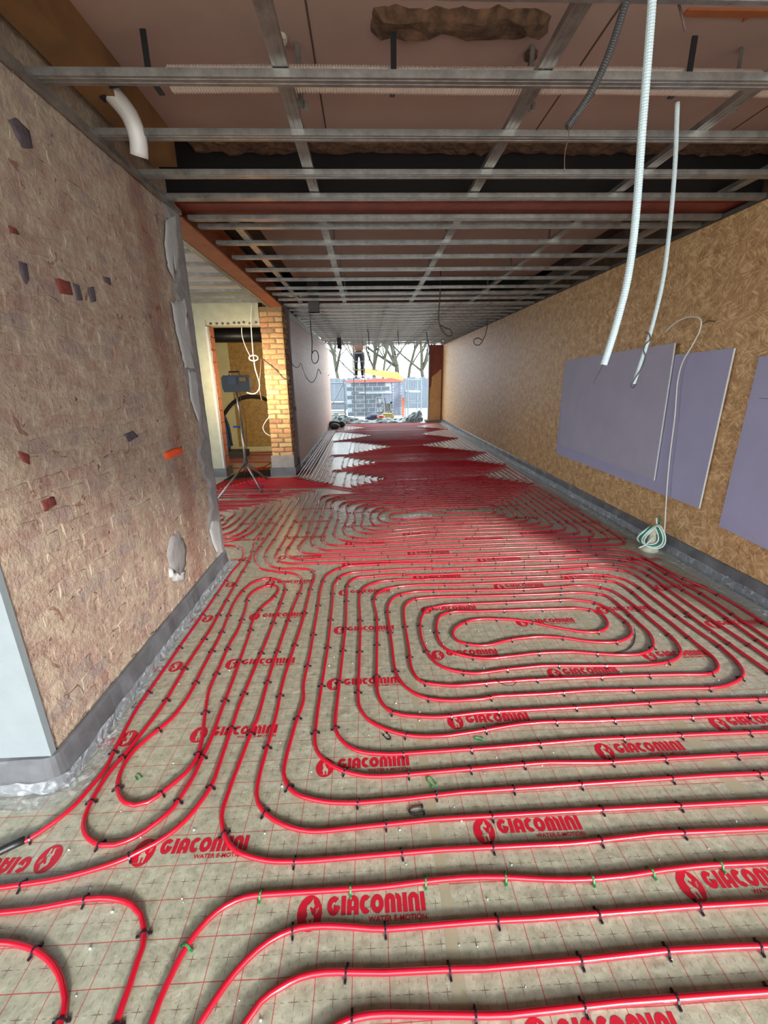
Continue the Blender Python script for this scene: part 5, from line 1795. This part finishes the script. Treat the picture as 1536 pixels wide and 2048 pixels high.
px, py, pz = -0.24, 16.97 + 0.13, GZ + 0.28 + 5 * 0.29     # standing on the sixth rung, behind the ladder


def skinned(name, verts, edges, radii, mat, parent=None, sub=2, root=0, at=None):
    me = bpy.data.meshes.new(name)
    org = ORG[parent] if parent is not None else Vector(at or (0, 0, 0))
    me.from_pydata([tuple(Vector(v) - org) for v in verts], edges, [])
    o = bpy.data.objects.new(name, me)
    link(o)
    me.skin_vertices or None
    md = o.modifiers.new('skin', 'SKIN')
    if not me.skin_vertices:
        pass
    md.use_smooth_shade = True
    for i, r in enumerate(radii):
        sv = me.skin_vertices[0].data[i]
        sv.radius = r if isinstance(r, tuple) else (r, r)
        sv.use_root = (i == root)
    sb = o.modifiers.new('sub', 'SUBSURF')
    sb.levels = sb.render_levels = sub
    bpy.context.view_layer.update()
    dg = bpy.context.evaluated_depsgraph_get()
    out = bpy.data.meshes.new_from_object(o.evaluated_get(dg))
    bpy.data.objects.remove(o)
    out.materials.clear()
    out.materials.append(M[mat])
    q = bpy.data.objects.new(name, out)
    link(q, parent)
    if parent is None:
        q.location = org
    ORG[q] = org
    return q


def V(x, y, z):
    return (px + x, py + y, pz + z)


person = empty('person', V(0, 0, 0), 'person in black trousers and brown top standing on the ladder', 'person')
# body: one continuous surface (pelvis root)
bv = [V(0, 0, 0.90), V(0, 0.0, 1.10), V(0, 0.0, 1.30), V(0, 0.0, 1.42), V(0, -0.01, 1.50), V(0, -0.02, 1.60), V(0, -0.02, 1.70),
      V(-0.10, 0, 0.84), V(-0.115, -0.05, 0.46), V(-0.12, 0.0, 0.09), V(-0.12, -0.10, 0.035), V(0.10, 0, 0.84), V(0.115, -0.05, 0.46), V(0.12, 0.0, 0.09), V(0.13, -0.10, 0.035),
      V(-0.17, 0, 1.40), V(-0.26, -0.06, 1.16), V(-0.22, -0.24, 1.06), V(-0.20, -0.30, 1.05), V(0.17, 0, 1.40), V(0.26, -0.06, 1.16), V(0.22, -0.24, 1.06), V(0.20, -0.30, 1.05)]
be = [(0, 1), (1, 2), (2, 3), (3, 4), (4, 5), (5, 6), (0, 7), (7, 8), (8, 9), (9, 10), (0, 11), (11, 12), (12, 13), (13, 14), (3, 15), (15, 16), (16, 17), (17, 18), (3, 19), (19, 20), (20, 21), (21, 22)]
br = [(0.15, 0.11), (0.14, 0.10), (0.16, 0.11), (0.14, 0.10), 0.055, (0.075, 0.09), (0.07, 0.09), 0.09, 0.062, 0.045, (0.045, 0.035), 0.09, 0.062, 0.045, (0.045, 0.035), 0.06, 0.045, 0.036, 0.035, 0.06, 0.045, 0.036, 0.035]
skinned('body', bv, be, br, 'skin', person, 2, 0)
# trousers, top, shoes, hair as clothing over the body
skinned('trousers', [V(0, 0, 1.02), V(0, 0, 0.90), V(-0.10, 0, 0.82), V(-0.115, -0.05, 0.46), V(-0.12, 0, 0.05), V(0.10, 0, 0.82), V(0.115, -0.05, 0.46), V(0.12, 0, 0.05)],
        [(0, 1), (1, 2), (2, 3), (3, 4), (1, 5), (5, 6), (6, 7)], [(0.165, 0.125), (0.165, 0.125), 0.10, 0.075, 0.062, 0.10, 0.075, 0.062], 'trouser', person, 2, 1)
skinned('top', [V(0, 0, 0.86), V(0, 0, 1.15), V(0, 0, 1.32), V(0, 0, 1.44), V(-0.18, 0, 1.40), V(-0.27, -0.06, 1.16), V(-0.23, -0.22, 1.07), V(0.18, 0, 1.40), V(0.27, -0.06, 1.16), V(0.23, -0.22, 1.07)],
        [(0, 1), (1, 2), (2, 3), (3, 4), (4, 5), (5, 6), (3, 7), (7, 8), (8, 9)], [(0.20, 0.155), (0.185, 0.14), (0.185, 0.135), (0.13, 0.10), 0.075, 0.06, 0.05, 0.075, 0.06, 0.05], 'jacket', person, 2, 2)
for s in (-1, 1):
    MB().sphere(V(s * 0.125, -0.05, 0.035), 0.06, 10, 6, (0.85, 2.1, 0.75)).build('shoe', 'shoe', person, smooth=True)
    hand = Vector(V(s * 0.20, -0.31, 1.05))
    for j in range(4):
        a = hand + Vector((s * (-0.03 + 0.02 * j), -0.03, 0.0))
        MB().tube(catmull([a + Vector((0, 0.03, 0.01)), a + Vector((0, -0.02, 0.02)), a + Vector((0, -0.045, -0.005)), a + Vector((0, -0.03, -0.03))], 0.01), 0.0085, 6).build('finger', 'skin', person, smooth=True)
    MB().tube(catmull([hand + Vector((-s * 0.03, 0.02, -0.01)), hand + Vector((-s * 0.04, -0.02, -0.02)), hand + Vector((-s * 0.03, -0.04, -0.03))], 0.01), 0.0095, 6).build('thumb', 'skin', person, smooth=True)
MB().sphere(V(0, 0.02, 1.72), 0.10, 12, 8, (0.9, 1.1, 0.75)).build('hair', 'hair', person, smooth=True)

# step ladder
st = empty('step_ladder', (0.55, 18.2, GZ), 'small open step ladder before the block shed', 'step ladder')
for s in (-1, 1):
    MB().bar((0.55 + s * 0.22, 18.0, GZ), (0.55 + s * 0.15, 18.25, GZ + 0.95), 0.03, 0.05).build('stile', 'alu', st)
    MB().bar((0.80 + s * 0.22, 18.6, GZ), (0.60 + s * 0.14, 18.3, GZ + 0.95), 0.025, 0.04).build('back_leg', 'darkgrey', st)
for i in range(3):
    MB().box(0.35, 0.75, 18.05 + i * 0.06, 18.13 + i * 0.06, GZ + 0.25 + i * 0.24, GZ + 0.275 + i * 0.24).build('step', 'alu', st)
MB().box(0.39, 0.71, 18.2, 18.36, GZ + 0.94, GZ + 0.97).build('top_step', 'alu', st)


def frame_tower(name, x0, x1, y0, y1, z1, label, levels, diag=True):
    o = empty(name, ((x0 + x1) / 2, (y0 + y1) / 2, GZ), label, 'scaffold', 'pale scaffold frames in the garden')
    for x in (x0, x1):
        for y in (y0, y1):
            MB().cyl((x, y, GZ), (x, y, z1), 0.028, 8).build('upright', 'scaffold', o)
    for z in levels:
        for y in (y0, y1):
            MB().cyl((x0, y, z), (x1, y, z), 0.024, 8).build('ledger', 'scaffold', o)
        for x in (x0, x1):
            MB().cyl((x, y0, z), (x, y1, z), 0.024, 8).build('transom', 'scaffold', o)
    if diag:
        MB().cyl((x0, y0, levels[0]), (x1, y0, levels[-1]), 0.02, 8).build('brace', 'scaffold', o)
    MB().box(x0 - 0.02, x1 + 0.02, y0, y1, levels[-2] + 0.02, levels[-2] + 0.06).build('deck', 'alu', o)
    return o


frame_tower('scaffold_tower', -1.62, -0.9, 18.0, 18.9, 1.6, 'pale scaffold tower with a diagonal brace left of the ladder', (0.25, 0.62, 1.42))
frame_tower('scaffold_rack', on_y(816, 800, 19.0).x, on_y(842, 800, 19.0).x, 19.0, 20.4, 1.6, 'pale scaffold frame right of the block shed', (0.55, 0.98, 1.5), False)
rp = MB().box(-1.56, -1.46, 16.35, 16.45, GZ, 3.0).build('red_prop', 'red_edge')
tag(rp, 'red painted steel prop just outside the partition end', 'prop')
xo = on_y(806.5, 800, 20).x
o = MB().box(xo - 0.05, xo + 0.05, 20.0, 20.1, GZ, 0.75).box(xo - 0.03, xo + 0.03, 19.99, 20.0, 0.68, 0.73).build('orange_barrier', 'orange')
tag(o, 'tall orange plastic post leaning by the block shed', 'barrier')
bu = empty('orange_bucket', (0.55, 16.9, GZ), 'orange bucket on the tarpaulin', 'bucket')
MB().tube([(0.55, 16.9, GZ + 0.12), (0.55, 16.9, GZ + 0.32)], 0.14, 14, rs=[0.13, 0.165]).build('pail', 'orange', bu, smooth=True)
MB().tube([(0.55 + 0.165 * math.cos(a), 16.9, GZ + 0.31 - 0.09 * math.sin(a)) for a in [math.pi * i / 10 for i in range(11)]], 0.006, 6).build('handle', 'alu', bu, smooth=True)
o = MB().sphere((0.30, 17.15, GZ + 0.25), 0.2, 12, 7, (1.5, 0.8, 0.75)).sphere((0.08, 17.1, GZ + 0.22), 0.14, 10, 6, (1.2, 0.8, 0.7)).build('tool_bag', 'navy', smooth=True)
tag(o, 'dark blue tool bag behind the tarpaulin', 'bag')
o = MB().box(0.6, 1.1, 17.6, 18.0, GZ, GZ + 0.28).box(0.66, 1.04, 17.62, 17.98, GZ + 0.28, GZ + 0.34).build('yellow_crate', 'yellow')
tag(o, 'yellow crate in front of the block shed', 'crate')
o = MB().box(-1.5, -0.9, 17.3, 17.9, GZ, GZ + 0.1).box(-1.47, -0.95, 17.33, 17.86, GZ + 0.1, GZ + 0.2).box(-1.44, -0.9, 17.36, 17.9, GZ + 0.2, GZ + 0.34).build('board_stack', 'timber')
tag(o, 'stack of pale timber boards left of the ladder', 'boards')

# garden fence: boards one by one
fen = empty('garden_fence', (2.0, 26.0, GZ), 'weathered vertical board fence behind the shed', 'fence')
fb = MB().box(-0.094, 0.094, -0.012, 0.012, 0, 1.75).mesh('board', 'fence')
for k in range(70):
    inst(fb, 'board', fen, (-6.5 + k * 0.19, 26 + (0.015 if k % 2 else 0), GZ), (0, 0, 0), (1, 1, random.uniform(0.96, 1.03)))
for z in (0.3, 1.35):
    MB().box(-6.6, 6.8, 26.02, 26.06, z - 0.04, z + 0.04).build('rail', 'fence', fen)


# bare trees
def tree(x, y, h, r0, seed, label, mat='twig', spread=0.55, leaf=0):
    rnd = random.Random(seed)
    o = empty('bare_tree', (x, y, GZ), label, 'tree', 'bare garden trees')
    trunk, tw, lf_ = MB(), MB(), MB()

    def grow(p, d, L, r, depth):
        n = 4
        pts, rs = [p], [r]
        for i in range(n):
            d = (d + Vector((rnd.uniform(-.18, .18), rnd.uniform(-.18, .18), rnd.uniform(-.02, .12)))).normalized()
            p = p + d * L / n
            pts.append(p)
            rs.append(r * (1 - 0.45 * (i + 1) / n))
        (trunk if depth < 2 else tw).tube(pts, r, 6 if depth < 2 else 3, rs=rs)
        if depth >= 4:
            if leaf:
                for _ in range(leaf):
                    q = pts[-1] + Vector((rnd.uniform(-.2, .2), rnd.uniform(-.2, .2), rnd.uniform(-.2, .2)))
                    s = rnd.uniform(0.03, 0.07)
                    a = Vector((rnd.uniform(-1, 1), rnd.uniform(-1, 1), rnd.uniform(-1, 1))).normalized() * s
                    b = a.orthogonal().normalized() * s * 0.6
                    lf_.add([q - a, q + b, q + a, q - b], [(0, 1, 2, 3)])
            return
        for _ in range(4 if depth else 7):
            k = rnd.randint(2, n)
            nd = (d * (1 - spread) + Vector((rnd.uniform(-1, 1), rnd.uniform(-1, 1), rnd.uniform(-0.1, 0.9))) * spread).normalized()
            grow(pts[k], nd, L * rnd.uniform(0.5, 0.74), max(0.011, rs[k] * 0.66), depth + 1)
    grow(Vector((x, y, GZ)), Vector((0, 0, 1)), h * 0.55, r0, 0)
    trunk.build('trunk', 'bark', o, smooth=True)
    tw.build('branches', mat, o)
    if leaf:
        lf_.build('leaves', 'ivy', o)


tree(-1.6, 30, 8, 0.14, 1, 'bare tree left of the ladder beyond the fence')
tree(0.4, 32, 9, 0.16, 2, 'bare tree straight behind the ladder beyond the fence')
tree(2.3, 30.5, 9, 0.2, 3, 'tall ivy covered tree with yellow green leaves behind the shed', leaf=4)
tree(3.9, 29, 8, 0.14, 4, 'bare tree right of the ivy covered tree')
tree(5.4, 31, 9, 0.17, 5, 'bare tree at the right end of the fence')
tree(1.2, 28, 7, 0.10, 8, 'slender bare tree just behind the shed roof')
tree(3.1, 33, 9, 0.13, 9, 'slender bare tree between the two trees right of the shed')
tree(-0.6, 28.5, 7, 0.10, 10, 'slender bare tree behind the person on the ladder')
tree(-3.6, 33, 9, 0.17, 6, 'bare tree at the left end of the fence', leaf=1)
